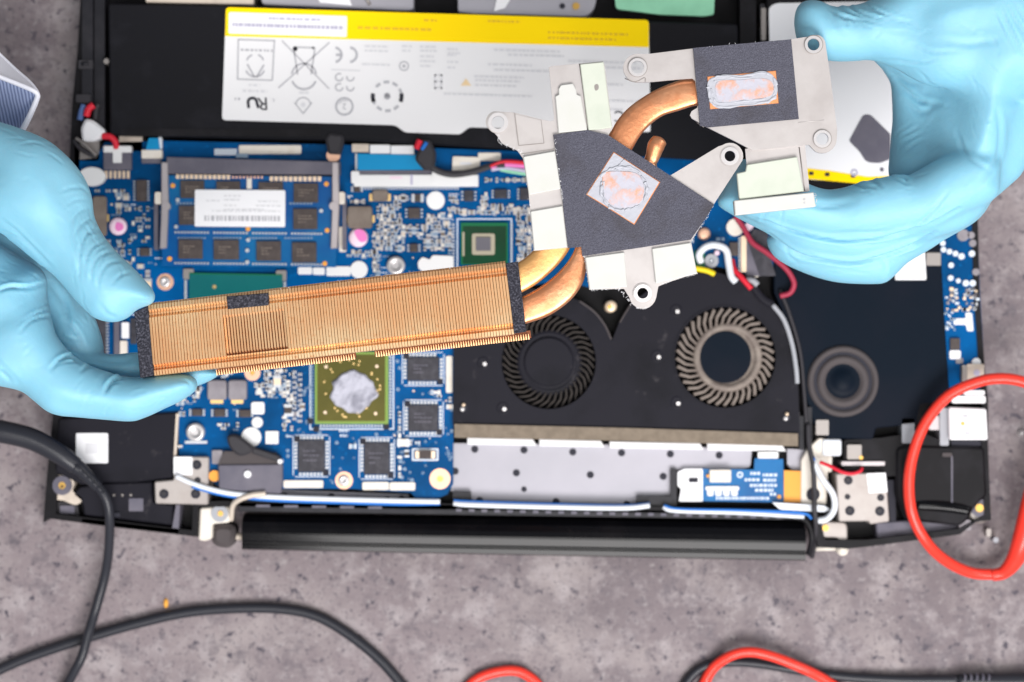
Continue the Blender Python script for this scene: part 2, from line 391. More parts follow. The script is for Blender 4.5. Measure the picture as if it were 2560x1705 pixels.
one('palm_rest_ribs', lambda b: [b.box(1900+i*0, 10+i*60, 1912, 50+i*60, ZF, 0.0172, 'black_plastic', 2) for i in range(4)] and b.box(1850, -20, 1890, 330, ZF, 0.0165, 'case_black', 4))
# battery
bat = one('battery', lambda b: (b.prism(rnd([(270, 8), (640, 14), (1100, 32), (1500, 48), (1845, 60), (1848, 405), (1400, 378), (900, 352), (275, 338)], 8), ZF, 0.0190, 'battery_black', bev=.0006),
                               b.box(300, 322, 800, 340, 0.0190, 0.0194, 'case_black', 3)))
ZL = 0.0194
lab = rnd([(565, 18), (1622, 50), (1626, 330), (1400, 325), (1173, 318), (1150, 336), (1013, 331), (988, 313), (555, 300)], [10, 10, 6, 0, 8, 8, 8, 8, 10])
def f(b):
    b.prism(lab, 0.0191, ZL, 'label_grey')
    b.prism(rnd([(565, 18), (1622, 50), (1622, 118), (563, 90)], [10, 10, 0, 0]), ZL, ZL+.00015, 'label_yellow')
    b.prism(rnd([(572, 30), (868, 40), (867, 93), (571, 84)], 5), ZL+.00015, ZL+.0003, 'label_white')
one('label', f, bat, 'white and yellow battery label printed upside down')
ZP = ZL+.0002
def dashes(b, x0, y0, x1, h, m, z=ZP, seed=1, slope=0.030, w=(4, 13), gap=(2, 6)):
    R = random.Random(seed); x = x0
    while x < x1:
        ww = R.uniform(*w); y = y0+(x-x0)*slope
        b.prism([(x, y), (min(x+ww, x1), y+ww*slope), (min(x+ww, x1), y+h+ww*slope), (x, y+h)], z-.00012, z, m); x += ww+R.uniform(*gap)
def arc(b, cx, cy, r, a0, a1, w, m, z=ZP, n=16):
    o = [(cx+(r+w/2)*math.cos(math.radians(a0+(a1-a0)*i/n)), cy+(r+w/2)*math.sin(math.radians(a0+(a1-a0)*i/n))) for i in range(n+1)]
    q = [(cx+(r-w/2)*math.cos(math.radians(a0+(a1-a0)*i/n)), cy+(r-w/2)*math.sin(math.radians(a0+(a1-a0)*i/n))) for i in range(n, -1, -1)]
    b.prism(o+q, z-.00012, z, m)
def line(b, x0, y0, x1, y1, w, m, z=ZP):
    d = Vector((x1-x0, y1-y0)); d.normalize(); n = Vector((-d.y, d.x))*w/2
    b.prism([(x0+n.x, y0+n.y), (x1+n.x, y1+n.y), (x1-n.x, y1-n.y), (x0-n.x, y0-n.y)], z-.00012, z, m)
def f(b):
    dashes(b, 582, 58, 857, 7, 'print_lilac', ZP+.0003, 3, w=(3, 9), gap=(1, 4)); dashes(b, 672, 44, 805, 4, 'print_lilac', ZP+.0003, 4)
    dashes(b, 895, 66, 1078, 6, 'print_ochre', ZP+.0001, 5, w=(6, 16)); dashes(b, 1060, 48, 1095, 5, 'print_ochre', ZP+.0001, 6)
    dashes(b, 1220, 50, 1300, 5, 'print_ochre', ZP+.0001, 7); dashes(b, 1370, 78, 1570, 5, 'print_ochre', ZP+.0001, 8); dashes(b, 1370, 92, 1540, 5, 'print_ochre', ZP+.0001, 9)
    # recycling box mark
    for q in ((595, 99, 688, 102), (595, 198, 680, 201)): line(b, *q, 3, 'print_grey')
    line(b, 596, 99, 594, 199, 3, 'print_grey'); line(b, 686, 102, 681, 201, 3, 'print_grey')
    dashes(b, 602, 122, 682, 5, 'print_grey', seed=11, w=(4, 10)); arc(b, 638, 168, 24, 20, 160, 4, 'print_grey'); arc(b, 638, 158, 22, 200, 250, 4, 'print_grey'); arc(b, 638, 158, 22, 290, 340, 4, 'print_grey')
    line(b, 618, 160, 636, 192, 4, 'print_grey'); line(b, 660, 162, 642, 192, 4, 'print_grey')
    dashes(b, 607, 224, 668, 6, 'print_faint', seed=12); dashes(b, 622, 210, 650, 5, 'print_faint', seed=13)
    # component recognition mark (upside down)
    b.text('R', 657, 258, 46, ZP, 'print_black', rot=183, shear=0); 
    arc(b, 631, 256, 11, 180, 360, 7, 'print_black'); line(b, 620, 256, 622, 270, 7, 'print_black'); line(b, 642, 256, 646, 270, 7, 'print_black')
    b.text('c', 684, 252, 16, ZP, 'print_grey', rot=180); dashes(b, 587, 244, 604, 6, 'print_grey', seed=14, w=(3, 6))
    # crossed-out bin (upside down)
    line(b, 705, 102, 823, 222, 3, 'print_grey'); line(b, 824, 106, 696, 220, 3, 'print_grey')
    line(b, 735, 124, 744, 186, 3.5, 'print_grey'); line(b, 787, 124, 778, 186, 3.5, 'print_grey'); arc(b, 760, 192, 31, 20, 160, 5, 'print_grey'); arc(b, 760, 190, 31, 190, 350, 4, 'print_grey')
    b.prism(circ(738, 122, 6), ZP-.0001, ZP, 'print_black'); b.prism(circ(783, 120, 4), ZP-.0001, ZP, 'print_grey'); line(b, 735, 118, 788, 120, 3, 'print_grey')
    dashes(b, 748, 229, 772, 5, 'print_faint', seed=15); arc(b, 758, 262, 18, 190, 350, 3, 'print_grey'); line(b, 736, 256, 758, 284, 3, 'print_grey'); line(b, 780, 256, 758, 284, 3, 'print_grey'); b.prism(circ(758, 262, 6), ZP-.0001, ZP, 'print_faint')
    # CE mark turned over
    arc(b, 836, 137, 18, -80, 80, 6, 'print_grey'); line(b, 840, 137, 852, 137, 6, 'print_grey'); arc(b, 874, 137, 18, -85, 85, 6, 'print_grey')
    line(b, 828, 174, 900, 177, 3, 'print_faint')
    for cx in (848, 876):
        for cy in (193, 218): arc(b, cx, cy, 9, 0, 300 if cx == 848 else 200, 3.5, 'print_grey')
    arc(b, 861, 266, 21, 0, 360, 5, 'print_grey'); b.text('2', 861, 265, 22, ZP, 'print_grey', rot=180); arc(b, 861, 266, 15, 200, 300, 2, 'print_grey')
    # round battery recycling seal
    for k in range(10):
        if k not in (0, 5): arc(b, 968, 241, 36, k*36+4, k*36+26, 7, 'print_grey')
    arc(b, 968, 241, 36, -12, 22, 10, 'print_black'); arc(b, 968, 241, 36, 158, 192, 10, 'print_black'); b.text('*', 968, 246, 36, ZP, 'print_grey')
    b.prism(circ(968, 241, 8), ZP-.0001, ZP, 'print_grey')
    for i, (x0, y0, x1) in enumerate([(912, 113, 972), (912, 124, 970), (905, 158, 975), (1005, 113, 1030), (1005, 124, 1026), (1050, 114, 1090), (1050, 124, 1092), (1050, 138, 1085), (1050, 150, 1090), (1050, 162, 1078), (1118, 120, 1144), (1118, 135, 1140), (1118, 152, 1146), (1118, 166, 1138),
                                  (1235, 122, 1400), (1270, 134, 1410), (1220, 158, 1330), (1235, 172, 1420), (1185, 188, 1310), (1188, 198, 1300), (1188, 210, 1290), (1110, 232, 1330), (1420, 150, 1590), (1440, 164, 1600), (1400, 205, 1560), (1120, 130, 1150), (1400, 246, 1600), (1420, 268, 1560)]):
        dashes(b, x0, y0, x1, 5, 'print_faint', seed=20+i, w=(5, 14), gap=(1.5, 4))
    arc(b, 1010, 165, 11, 0, 360, 3, 'print_grey'); b.prism(circ(1010, 165, 4), ZP-.0001, ZP, 'print_grey')
    for q in (1088, 1104): line(b, q, 186, q, 222, 5, 'print_faint')
    for q in (188, 204, 220): line(b, 1086, q, 1106, q, 4, 'print_faint')
    b.prism([(1152, 214), (1178, 214), (1165, 196)], ZP-.0001, ZP, 'print_orange')
    b.text('C', 1549, 290, 40, ZP, 'print_black', rot=180)
one('label_print', f, bat)
# hard drive under the right glove
def f(b): b.prism(rnd([(1915, -40), (2440, -40), (2436, 540), (2100, 500), (1985, 470), (1925, 445)], 10), ZF, 0.0170, 'case_black', bev=.0005)
hdd = one('hard_drive', f)
def f(b):
    b.prism(rnd([(1922, 18), (1940, 8), (2330, 0), (2330, 430), (2220, 470), (2160, 458), (2020, 448), (1930, 430)], 12), 0.0171, 0.0174, 'label_white')
    b.prism([(2010, 420), (2075, 427), (2170, 442), (2226, 440), (2226, 458), (2150, 459), (2020, 447)], 0.0174, 0.01755, 'label_yellow')
    b.prism(rnd([(2158, 286), (2176, 286), (2226, 335), (2226, 398), (2200, 408), (2165, 406), (2150, 380), (2122, 352)], [8, 8, 4, 8, 8, 14, 8, 6]), 0.0174, 0.01755, 'slot_grey')
    for x in (2028, 2068, 2133): b.box(x-6, 429+(x-2028)*.06, x+6, 438+(x-2028)*.06, 0.0176, 0.01765, 'print_black', 2)
    b.ring(2136, 432, 5, 9, 0.0176, 0.0177, 'print_lilac'); b.cyl(2205, 424, 5, 0.0176, 0.0177, 'slot_grey')
one('label', f, hdd, 'white drive label with a yellow stripe and dark patch')
one('support_post', lambda b: (b.box(1903, 20, 1915, 90, ZF, .0175, 'steel_dark', 2), b.cyl(1909, 95, 6, ZF, .018, 'steel_dark')))
# ------------------------------------------------------------------ main circuit board
board = [(186, 400), (240, 395), (262, 356), (410, 352), (860, 362), (1400, 382), (1560, 370), (1700, 395), (1960, 410), (1970, 560), (1985, 640), (1960, 655), (1890, 690), (1790, 665), (1700, 672), (1600, 710), (1480, 720),
         (1400, 700), (1180, 745), (1134, 870), (1133, 1210), (1118, 1236), (1088, 1248), (1040, 1246), (1028, 1232), (880, 1222), (700, 1222), (545, 1215), (448, 1140), (446, 1038), (200, 1030), (182, 700)]
BO = one('motherboard', lambda b: b.prism(board, ZB-.0014, ZB, 'pcb'))
def sub(name, fn, label=None, kind=None): return one(name, fn, BO, label, kind)
def chip(x0, y0, x1, y1, m='chip_black', h=.0012, name='memory_chip', rot=0, parent=BO, z=ZB):
    def g(b):
        b.box(x0, y0, x1, y1, z, z+h, m, 1.5, .0001, rot)
        if (x1-x0) > 30 and (y1-y0) > 30:
            for k in (.32, .46, .62): dashes(b, x0+(x1-x0)*.2, y0+(y1-y0)*k, x0+(x1-x0)*(.62+.2*math.sin(x0+k*9)), 3, 'inductor_brown' if m == 'chip_brown' else 'slot_grey', z+h+.00008, seed=int(x0+y0+k*100), slope=0, w=(3, 8), gap=(1.5, 3))
    return one(name, g, parent)
occ = []   # boxes kept free of random small parts
def keep(x0, y0, x1, y1, p=5): occ.append((x0-p, y0-p, x1+p, y1+p))
# processor, chipset, graphics
cpu = one('processor', lambda b: (b.prism(rnd([(473, 682), (706, 686), (706, 860), (473, 860)], 3), ZB, ZB+.0012, 'chip_teal'),
                                  b.prism([(473, 682), (706, 686), (706, 689), (473, 685)], ZB+.0012, ZB+.00125, 'chip_green_edge'), b.cyl(536, 717, 5, ZB+.0012, ZB+.00135, 'gold')))
one('die', lambda b: b.box(540, 745, 650, 830, ZB+.0012, ZB+.0019, 'die', 2), cpu)
for x, y in ((458, 672), (690, 676)): one('socket_corner', lambda b: (b.box(x, y, x+26, y+26, ZB, ZB+.001, 'steel_dark', 4)), cpu)
for x, y in ((461, 700), (709, 704)): one('socket_edge', lambda b: b.box(x, y, x+6, 830, ZB, ZB+.0006, 'solder', 1), cpu)
keep(455, 670, 720, 860)
pch = one('chipset', lambda b: (b.prism(rr(1152, 557, 1270, 662, 2), ZB, ZB+.0010, 'chip_green_edge'), b.prism(rr(1157, 565, 1266, 660, 2), ZB+.0010, ZB+.00105, 'chip_green'), b.box(1156, 580, 1161, 640, ZB+.0010, ZB+.0012, 'die_frame')))
one('die', lambda b: (b.box(1180, 584, 1237, 637, ZB+.00105, ZB+.0013, 'die_frame', 6), b.box(1190, 593, 1227, 627, ZB+.0013, ZB+.0018, 'die', 2)), pch)
keep(1140, 545, 1284, 665)
gpu = one('graphics_chip', lambda b: (b.prism(rr(787, 880, 971, 1060, 2), ZB, ZB+.0010, 'chip_olive_edge'), b.prism(rr(793, 886, 963, 1053, 2), ZB+.0010, ZB+.00105, 'chip_olive'),
      [b.cyl(x, y, 4, ZB+.00105, ZB+.0012, 'gold_pale') for x, y in ((815, 917), (942, 916), (813, 1031), (939, 1034))]))
R = random.Random(5)
def f(b):
    for i in range(26):
        a = R.uniform(0, 6.28); r = R.uniform(62, 74); b.cyl(878+r*math.cos(a)*1.0, 972+r*math.sin(a)*.98, 2.4, ZB+.00105, ZB+.0012, 'gold', n=8)
one('contact_dots', f, gpu)
pp = [(883+57*(1+.07*math.sin(5*a+1)+.05*math.sin(9*a))*math.cos(a), 980+51*(1+.07*math.sin(4*a+2)+.04*math.sin(11*a))*math.sin(a)) for a in [i*2*math.pi/48 for i in range(48)]]
one('thermal_paste', lambda b: (b.prism(pp, ZB+.00105, ZB+.0022, 'paste', bev=.0006)), gpu)
keep(780, 872, 985, 1075)
# graphics memory with solder pads around
def vram(x0, y0, x1, y1, pads='nsew'):
    c = chip(x0, y0, x1, y1)
    def f(b):
        for side in pads:
            if side in 'ns':
                y = y0-9 if side == 'n' else y1+2; n = int((x1-x0)/9)
                for i in range(n): b.box(x0+3+i*9, y, x0+9+i*9, y+7, ZB, ZB+.0003, 'solder', 1)
                b.box(x0-8, y-4 if side == 'n' else y+9, x1+8, y-2 if side == 'n' else y+11, ZB, ZB+.0001, 'silk')
            else:
                x = x0-9 if side == 'w' else x1+2; n = int((y1-y0)/9)
                for i in range(n): b.box(x, y0+3+i*9, x+7, y0+9+i*9, ZB, ZB+.0003, 'solder', 1)
                b.box(x-4 if side == 'w' else x+9, y0-8, x-2 if side == 'w' else x+11, y1+8, ZB, ZB+.0001, 'silk')
        for cx, cy in ((x0-2, y0-2), (x1+2, y1+2)): b.box(cx-7, cy-7, cx+7, cy+7, ZB, ZB+.0007, 'print_black', 2)
    one('solder_pads', f, BO); keep(x0-12, y0-12, x1+12, y1+12)
vram(1018, 893, 1098, 952); vram(1021, 1012, 1096, 1078); vram(745, 1100, 812, 1180); vram(910, 1106, 974, 1186)
vram(1010, 860-20, 1090, 880-10, 's') if False else None
# screws, pads, white dots, bars
def dot(name, x, y, r, m, h=.0008, dome=False, label=None):
    keep(x-r, y-r, x+r, y+r)
    def f(b):
        if dome: b.lathe(x, y, [(r, ZB), (r, ZB+h*.5), (r*.85, ZB+h*.9), (r*.5, ZB+h), (r*.1, ZB+h)], m)
        else: b.cyl(x, y, r, ZB, ZB+h, m, bev=.0001)
    return sub(name, f, label)
for x, y, r in ((1089, 501, 23), (897, 674, 22), (628, 1093, 25)): dot('white_pad', x, y, r, 'white_plastic', .0006)
dot('white_pad', 643, 1056, 14, 'white_plastic', .0006)
sub('white_pad', lambda b: b.box(628, 1005, 661, 1036, ZB, ZB+.0006, 'white_plastic', 7)); sub('white_pad', lambda b: b.box(664, 1078, 696, 1110, ZB, ZB+.0006, 'white_plastic', 3)); keep(626, 1000, 700, 1112)
sub('white_pad', lambda b: b.prism(rnd([(1044, 655), (1056, 642), (1075, 650), (1080, 638), (1133, 640), (1134, 676), (1060, 680), (1046, 672)], 6), ZB, ZB+.0006, 'white_plastic')); keep(1040, 636, 1136, 680)
for x, y in ((990, 664), (490, 1080)):
    keep(x-28, y-28, x+28, y+32)
    sub('standoff', lambda b: (b.lathe(x, y, [(23, ZB), (23, ZB+.0018), (20, ZB+.0024), (12, ZB+.0024), (11, ZB+.0018), (6, ZB+.0018)], 'steel_rim'), b.box(x-28, y+22, x+28, y+29, ZB, ZB+.0003, 'solder', 2)))
def padscrew(x, y, r, screw=True):
    keep(x-r, y-r, x+r, y+r)
    o = sub('screw', lambda b: (b.ring(x, y, r*.30, r, ZB, ZB+.0002, 'copper_pad'), b.cyl(x, y, r*.28, ZB, ZB+.0002, 'brass') if not screw else b.lathe(x, y, [(r*.62, ZB), (r*.62, ZB+.0007), (r*.5, ZB+.0011), (r*.2, ZB+.0011), (r*.16, ZB+.0008)], 'steel_rim')))
padscrew(860, 1201, 22); padscrew(1100, 1197, 26, False); padscrew(413, 705, 21); padscrew(631, 932, 20, False)
def bar(x0, y0, x1, y1, m='cream', h=.0005): keep(x0, y0, x1, y1); return sub('white_bar', lambda b: b.box(x0, y0, x1, y1, ZB, ZB+h, m, 4))
for q in ((1115, 890, 1131, 982), (709, 1201, 808, 1220), (906, 1205, 972, 1225), (974, 1206, 1038, 1226), (597, 363, 753, 385), (1195, 382, 1252, 402), (848, 567, 866, 630)): bar(*q)
for q in ((745, 668, 780, 686), (782, 669, 812, 687), (816, 666, 876, 690)): bar(*q, 'white_plastic')
dot('foam_dot', 296, 566, 22, 'pink_light', .0018, True, 'round pad with a pink stain'); sub('dye_mark', lambda b: b.prism(splc([(288, 570), (292, 556), (306, 560), (308, 572), (296, 578)]), ZB+.00175, ZB+.00195, 'pink'))
dot('foam_dot', 896, 594, 24, 'pink_light', .0018, True, 'round pad with a pink stain'); sub('dye_mark', lambda b: b.prism(splc([(886, 580), (900, 573), (914, 582), (917, 600), (900, 604)]), ZB+.00175, ZB+.00195, 'pink'))
sub('fuse', lambda b: (b.prism(rr(1030, 1121, 1096, 1152, 3), ZB, ZB+.0001, 'silk', holes=[rr(1034, 1125, 1092, 1148, 2)]), b.box(1038, 1128, 1088, 1146, ZB, ZB+.001, 'gold_pale', 2), b.box(1048, 1126, 1078, 1147, ZB, ZB+.0013, 'chip_brown', 2))); keep(1030, 1120, 1098, 1154)
def coil(x0, y0, x1, y1, m, h=.003):
    keep(x0-6, y0, x1+6, y1)
    sub('inductor', lambda b: (b.box(x0-7, (y0+y1)/2-4, x1+7, (y0+y1)/2+14, ZB, ZB+.0006, 'gold', 2) if m == 'inductor_brown' else b.box(x0+8, y1-2, x1-8, y1+9, ZB, ZB+.0006, 'gold', 2), b.box(x0, y0, x1, y1, ZB, ZB+h, m, 9, .0004)))
coil(868, 515, 930, 570, 'inductor_brown'); coil(930, 474, 970, 503, 'inductor_brown', .002); coil(518, 950, 566, 1000, 'inductor_grey'); coil(570, 950, 616, 1000, 'inductor_grey'); coil(230, 490, 266, 590, 'inductor_brown', .0015)
# small ICs
for q in ((1160, 476, 1184, 503), (1236, 474, 1268, 496), (1025, 610, 1044, 630), (1300, 470, 1330, 500), (480, 1023, 505, 1040), (535, 1023, 562, 1042), (598, 1025, 626, 1043), (340, 450, 366, 503), (350, 620, 372, 640), (1020, 520, 1050, 546), (885, 465, 900, 480)):
    x0, y0, x1, y1 = q; keep(x0-8, y0-8, x1+8, y1+8)
    chip(*q, m='chip_brown' if x1 < 1000 or y0 > 500 else 'chip_black', name='chip', h=.0012)
    def f(b):
        n = max(3, int((y1-y0)/7))
        for i in range(n):
            yy = y0+(i+.5)*(y1-y0)/n
            for xx in (x0-7, x1+2): b.box(xx, yy-2, xx+5, yy+2, ZB, ZB+.0005, 'solder')
    one('chip_leads', f, BO)
sub('board_connector', lambda b: (b.box(236, 792, 262, 900, ZB, ZB+.0025, 'chip_black', 2, .0002), [b.box(264, 797+i*8, 272, 801+i*8, ZB, ZB+.0005, 'solder') for i in range(13)]))
sub('board_connector', lambda b: (b.box(284, 796, 298, 905, ZB, ZB+.0020, 'slot_grey', 2, .0002), b.box(304, 806, 322, 846, ZB, ZB+.0018, 'label_white', 3), b.box(300, 852, 318, 890, ZB, ZB+.0012, 'cream', 3), b.box(326, 796, 342, 860, ZB, ZB+.0012, 'chip_black', 3)))
keep(234, 790, 345, 905, 1)
# ribbon connector and ribbon
sub('ribbon_connector', lambda b: (b.box(884, 436, 1196, 466, ZB, ZB+.0026, 'white_plastic', 3, .0003), b.box(878, 428, 898, 458, ZB, ZB+.0030, 'white_plastic', 4), b.box(1080, 430, 1096, 456, ZB, ZB+.0030, 'white_plastic', 3), b.box(890, 426, 1190, 437, ZB, ZB+.0018, 'slot_grey'), [b.box(890+i*7.2, 467, 894+i*7.2, 474, ZB, ZB+.0004, 'solder') for i in range(36)],
    b.box(975, 441, 1005, 447, ZB+.0026, ZB+.0027, 'pink_light'), b.box(1026, 436, 1032, 462, ZB+.0026, ZB+.0027, 'print_lilac'))); keep(876, 350, 1205, 478)
sub('ribbon_cable', lambda b: (b.prism([(894, 384), (1086, 388), (1092, 424), (894, 426)], ZB+.0010, ZB+.0016, 'ribbon_blue'), b.box(888, 384, 893, 425, ZB, ZB+.001, 'solder')), 'bright blue flat ribbon cable')
sub('white_bar', lambda b: (b.box(925, 362, 975, 384, ZB, ZB+.0012, 'label_white', 2), b.box(977, 364, 1035, 386, ZB, ZB+.0012, 'label_white', 2), b.box(880, 360, 922, 380, ZB, ZB+.0012, 'beige_metal', 2)))
sub('barcode_sticker', lambda b: (b.box(1131, 392, 1200, 430, ZB, ZB+.0010, 'cream', 4, rot=2), b.box(1150, 405, 1178, 412, ZB+.001, ZB+.0011, 'print_faint'))); keep(1090, 340, 1330, 436)
sub('cable_grommet', lambda b: (b.prism(rnd([(1036, 398), (1046, 376), (1048, 350), (1075, 348), (1090, 380), (1086, 420), (1060, 425)], 8), ZB, ZB+.006, 'wire_black', bev=.001), b.tpx([(1040, 372, .0215), (1050, 350, .0215)], 8, 'wire_red'), b.tpx([(1054, 374, .0215), (1066, 356, .0213)], 5, 'film_blue')))
sub('display_cable', lambda b: b.tpx([(1062, 400, .020), (1090, 425, .019), (1130, 436, .0185), (1180, 430, .0185), (1225, 416, .018), (1262, 412, .018)], 8, 'wire_black', ell=.5))
sub('wire_bundle', lambda b: (b.tpx([(1225, 416, .0180), (1262, 404, .018), (1320, 408, .018)], 5, 'wire_red'), b.tpx([(1228, 420, .0178), (1262, 412, .0178), (1320, 416, .0178)], 5, 'pink'), b.tpx([(1228, 424, .0176), (1262, 420, .0176), (1320, 428, .0176)], 5, 'print_lilac'), b.tpx([(1250, 424, .0174), (1280, 430, .0174), (1320, 436, .0174)], 4, 'mint')))
sub('rubber_post', lambda b: (b.prism(rnd([(812, 345), (822, 332), (856, 336), (860, 350), (850, 386), (820, 384)], 6), ZB, ZB+.0055, 'wire_black', bev=.001), b.cyl(833, 388, 17, ZB, ZB+.003, 'copper_pad'))); keep(800, 330, 870, 405)
# left connectors
sub('battery_connector', lambda b: (b.box(258, 378, 328, 424, ZB, ZB+.0022, 'slot_grey', 3, .0003), b.box(258, 364, 328, 381, ZB, ZB+.0032, 'white_plastic', 3, .0003), b.box(282, 378, 304, 407, ZB+.0022, ZB+.0030, 'white_plastic', 3), [b.box(262+i*11, 427, 269+i*11, 446, ZB, ZB+.0004, 'gold_pale') for i in range(6)])); keep(250, 350, 335, 450)
def f(b):
    b.tpx([(216, 290, .0170), (222, 272, .0175), (234, 262, .0175)], 9, 'wire_red'); b.tpx([(200, 300, .016), (204, 280, .016), (210, 262, .016)], 8, 'wire_blue')
    b.prism(rnd([(212, 296), (232, 300), (262, 325), (258, 340), (236, 352), (205, 352), (201, 320)], 8), .0140, .0195, 'label_white', bev=.001)
    b.tpx([(256, 340, .0185), (276, 342, .0185), (288, 354, .0180), (291, 372, .0175)], 8, 'wire_red')
    b.tpx([(246, 260, .0160), (240, 275, .016), (238, 300, .016)], 7, 'wire_black'); b.tpx([(186, 350, .015), (200, 370, .016), (225, 385, .016), (240, 392, .0155)], 6, 'wire_black'); b.tpx([(190, 345, .017), (212, 360, .017), (240, 388, .0165)], 4, 'steel_dark')
one('battery_wires', f)
one('metal_tab', lambda b: (b.box(186, 352, 248, 402, ZF, .0150, 'steel_dark', 6), b.box(298, 340, 356, 378, ZF, .0150, 'beige_metal', 4), b.box(330, 372, 356, 384, ZF, .0148, 'cream', 2)))
sub('ribbon_socket', lambda b: (b.prism(rnd([(372, 345), (396, 345), (400, 374), (364, 374)], 3), ZB+.001, ZB+.0024, 'ribbon_blue'), b.box(396, 343, 405, 372, ZB, ZB+.0018, 'wire_white', 3), b.box(353, 374, 405, 396, ZB, ZB+.0026, 'cream', 3, .0003), b.box(354, 396, 402, 408, ZB, ZB+.0015, 'slot_grey', 2))); keep(345, 340, 410, 415)
sub('coin_cell', lambda b: b.prism(circ(229, 441, 34, 36, 24), ZB, ZB+.0028, 'white_plastic', bev=.0003)); keep(190, 415, 265, 468)
# memory module
MO = one('memory_module', lambda b: (b.prism([(405, 438), (842, 442), (840, 668), (405, 664)], ZB+.0022, ZB+.0032, 'module_pcb')))
keep(395, 385, 860, 672)
ZM = ZB+.0032
sub('module_slot', lambda b: (b.prism([(416, 392), (850, 404), (850, 436), (416, 434)], ZB, ZB+.0048, 'slot_grey', bev=.0003), b.box(590, 384, 620, 394, ZB, ZB+.001, 'solder_dim'), b.box(536, 372, 592, 388, ZB, ZB+.0001, 'silk')))
for i in range(7): pass
def f(b):
    for i in range(12):
        x = 440+i*11.5; b.box(x, 436+i*.1, x+8.5, 447+i*.1, ZM, ZM+.0002, 'gold_pale', 1)
    for i in range(11):
        x = 674+i*12; b.box(x, 441, x+9, 453, ZM, ZM+.0002, 'gold_pale', 1)
    for i in range(9): b.box(580+i*9, 440, 585+i*9, 446, ZM, ZM+.0002, 'copper_pad')
    b.box(617, 446, 629, 472, ZM, ZM+.0008, 'cream', 2)
    for y0 in (578, 660-5): 
        for i in range(46):
            if i % 12 in (11,): continue
            b.box(436+i*8.1, y0+i*.09, 441+i*8.1, y0+5+i*.09, ZM, ZM+.0004, 'solder')
    for y0 in (593,):
        for i in range(44):
            if i % 11 in (9, 10): continue
            b.box(444+i*8.1, y0, 449+i*8.1, y0+4, ZM, ZM+.0003, 'solder_dim')
    for i in range(40):
        if 60 < 8.1*i < 260: continue
        b.box(440+i*8.6, 506, 445+i*8.6, 511, ZM, ZM+.0003, 'solder_dim')
    for x, y in ((432, 464), (620, 572), (818, 576), (424, 647), (812, 659), (816, 460)): b.cyl(x, y, 6, ZM, ZM+.0003, 'kapton', n=12)
    for x, y in ((444, 500), (440, 567), (803, 527), (620, 600), (618, 626), (618, 655)): b.cyl(x, y, 5, ZM, ZM+.0008, 'solder', n=12)
one('contacts', f, MO)
for (x0, y0, x1, y1) in ((451, 451, 510, 495), (541, 453, 600, 497), (646, 455, 707, 499), (734, 458, 795, 506), (447, 514, 507, 562), (733, 522, 793, 573), (446, 599, 506, 647), (534, 600, 597, 649), (641, 603, 702, 652), (730, 606, 791, 656)):
    chip(x0, y0, x1, y1, 'chip_brown', .0011, 'memory_chip', 0, MO, ZM)
def f(b):
    b.box(487, 475, 713, 567, ZM+.0011, ZM+.00125, 'label_white', 4, rot=.4)
    z = ZM+.0014
    for i, (x0, y0, x1) in enumerate(((560, 488, 602), (515, 500, 552), (560, 498, 600), (645, 502, 700), (560, 512, 596), (640, 513, 702), (560, 522, 660), (530, 526, 700))): dashes(b, x0, y0, x1, 3.5, 'print_faint', z, seed=60+i, slope=.007)
    dashes(b, 511, 539, 700, 13, 'print_grey', z, seed=71, slope=.007, w=(3, 9), gap=(2, 5))
one('label', f, MO, 'white memory sticker with faint print')
for x, dx in ((411, 1), (838, -1)):
    sub('module_clip', lambda b: (b.prism(rnd([(x-8, 405), (x+8, 405), (x+10, 520), (x+5, 620), (x-12, 622), (x-8, 520)], 3), ZB, ZB+.0052, 'clip_metal', bev=.0003), b.box(x-16*dx-8, 480, x-16*dx+8, 510, ZB, ZB+.0045, 'cream', 5), b.prism(circ(x+4*dx, 515, 11, 16), ZB, ZB+.0056, 'clip_metal'), b.box(x-22*dx-4, 500, x-22*dx+6, 625, ZB, ZB+.0030, 'slot_grey', 2)))
# black tape box with latch (display connector)
sub('display_connector', lambda b: (b.prism(rnd([(545, 1162), (706, 1160), (706, 1200), (702, 1234), (640, 1230), (547, 1224)], 4), ZB, ZB+.0032, 'slot_grey', bev=.0004), b.prism([(560, 1128), (690, 1132), (706, 1162), (545, 1164)], ZB, ZB+.0024, 'rubber_grey'),
    b.prism(splc([(568, 1092), (590, 1088), (625, 1112), (632, 1128), (600, 1140), (575, 1120)]), ZB, ZB+.0050, 'wire_black', bev=.0008), b.prism(rnd([(632, 1118), (700, 1140), (698, 1156), (630, 1134)], 5), ZB, ZB+.0044, 'wire_black', bev=.0004), b.cyl(619, 1186, 9, ZB+.0032, ZB+.0040, 'label_white'), b.cyl(700, 1154, 6, ZB, ZB+.0046, 'label_white'), b.cyl(536, 1190, 14, ZB, ZB+.0012, 'kapton'), b.box(530, 1126, 556, 1160, ZB, ZB+.0016, 'inductor_grey', 3)))
keep(525, 1085, 712, 1240)
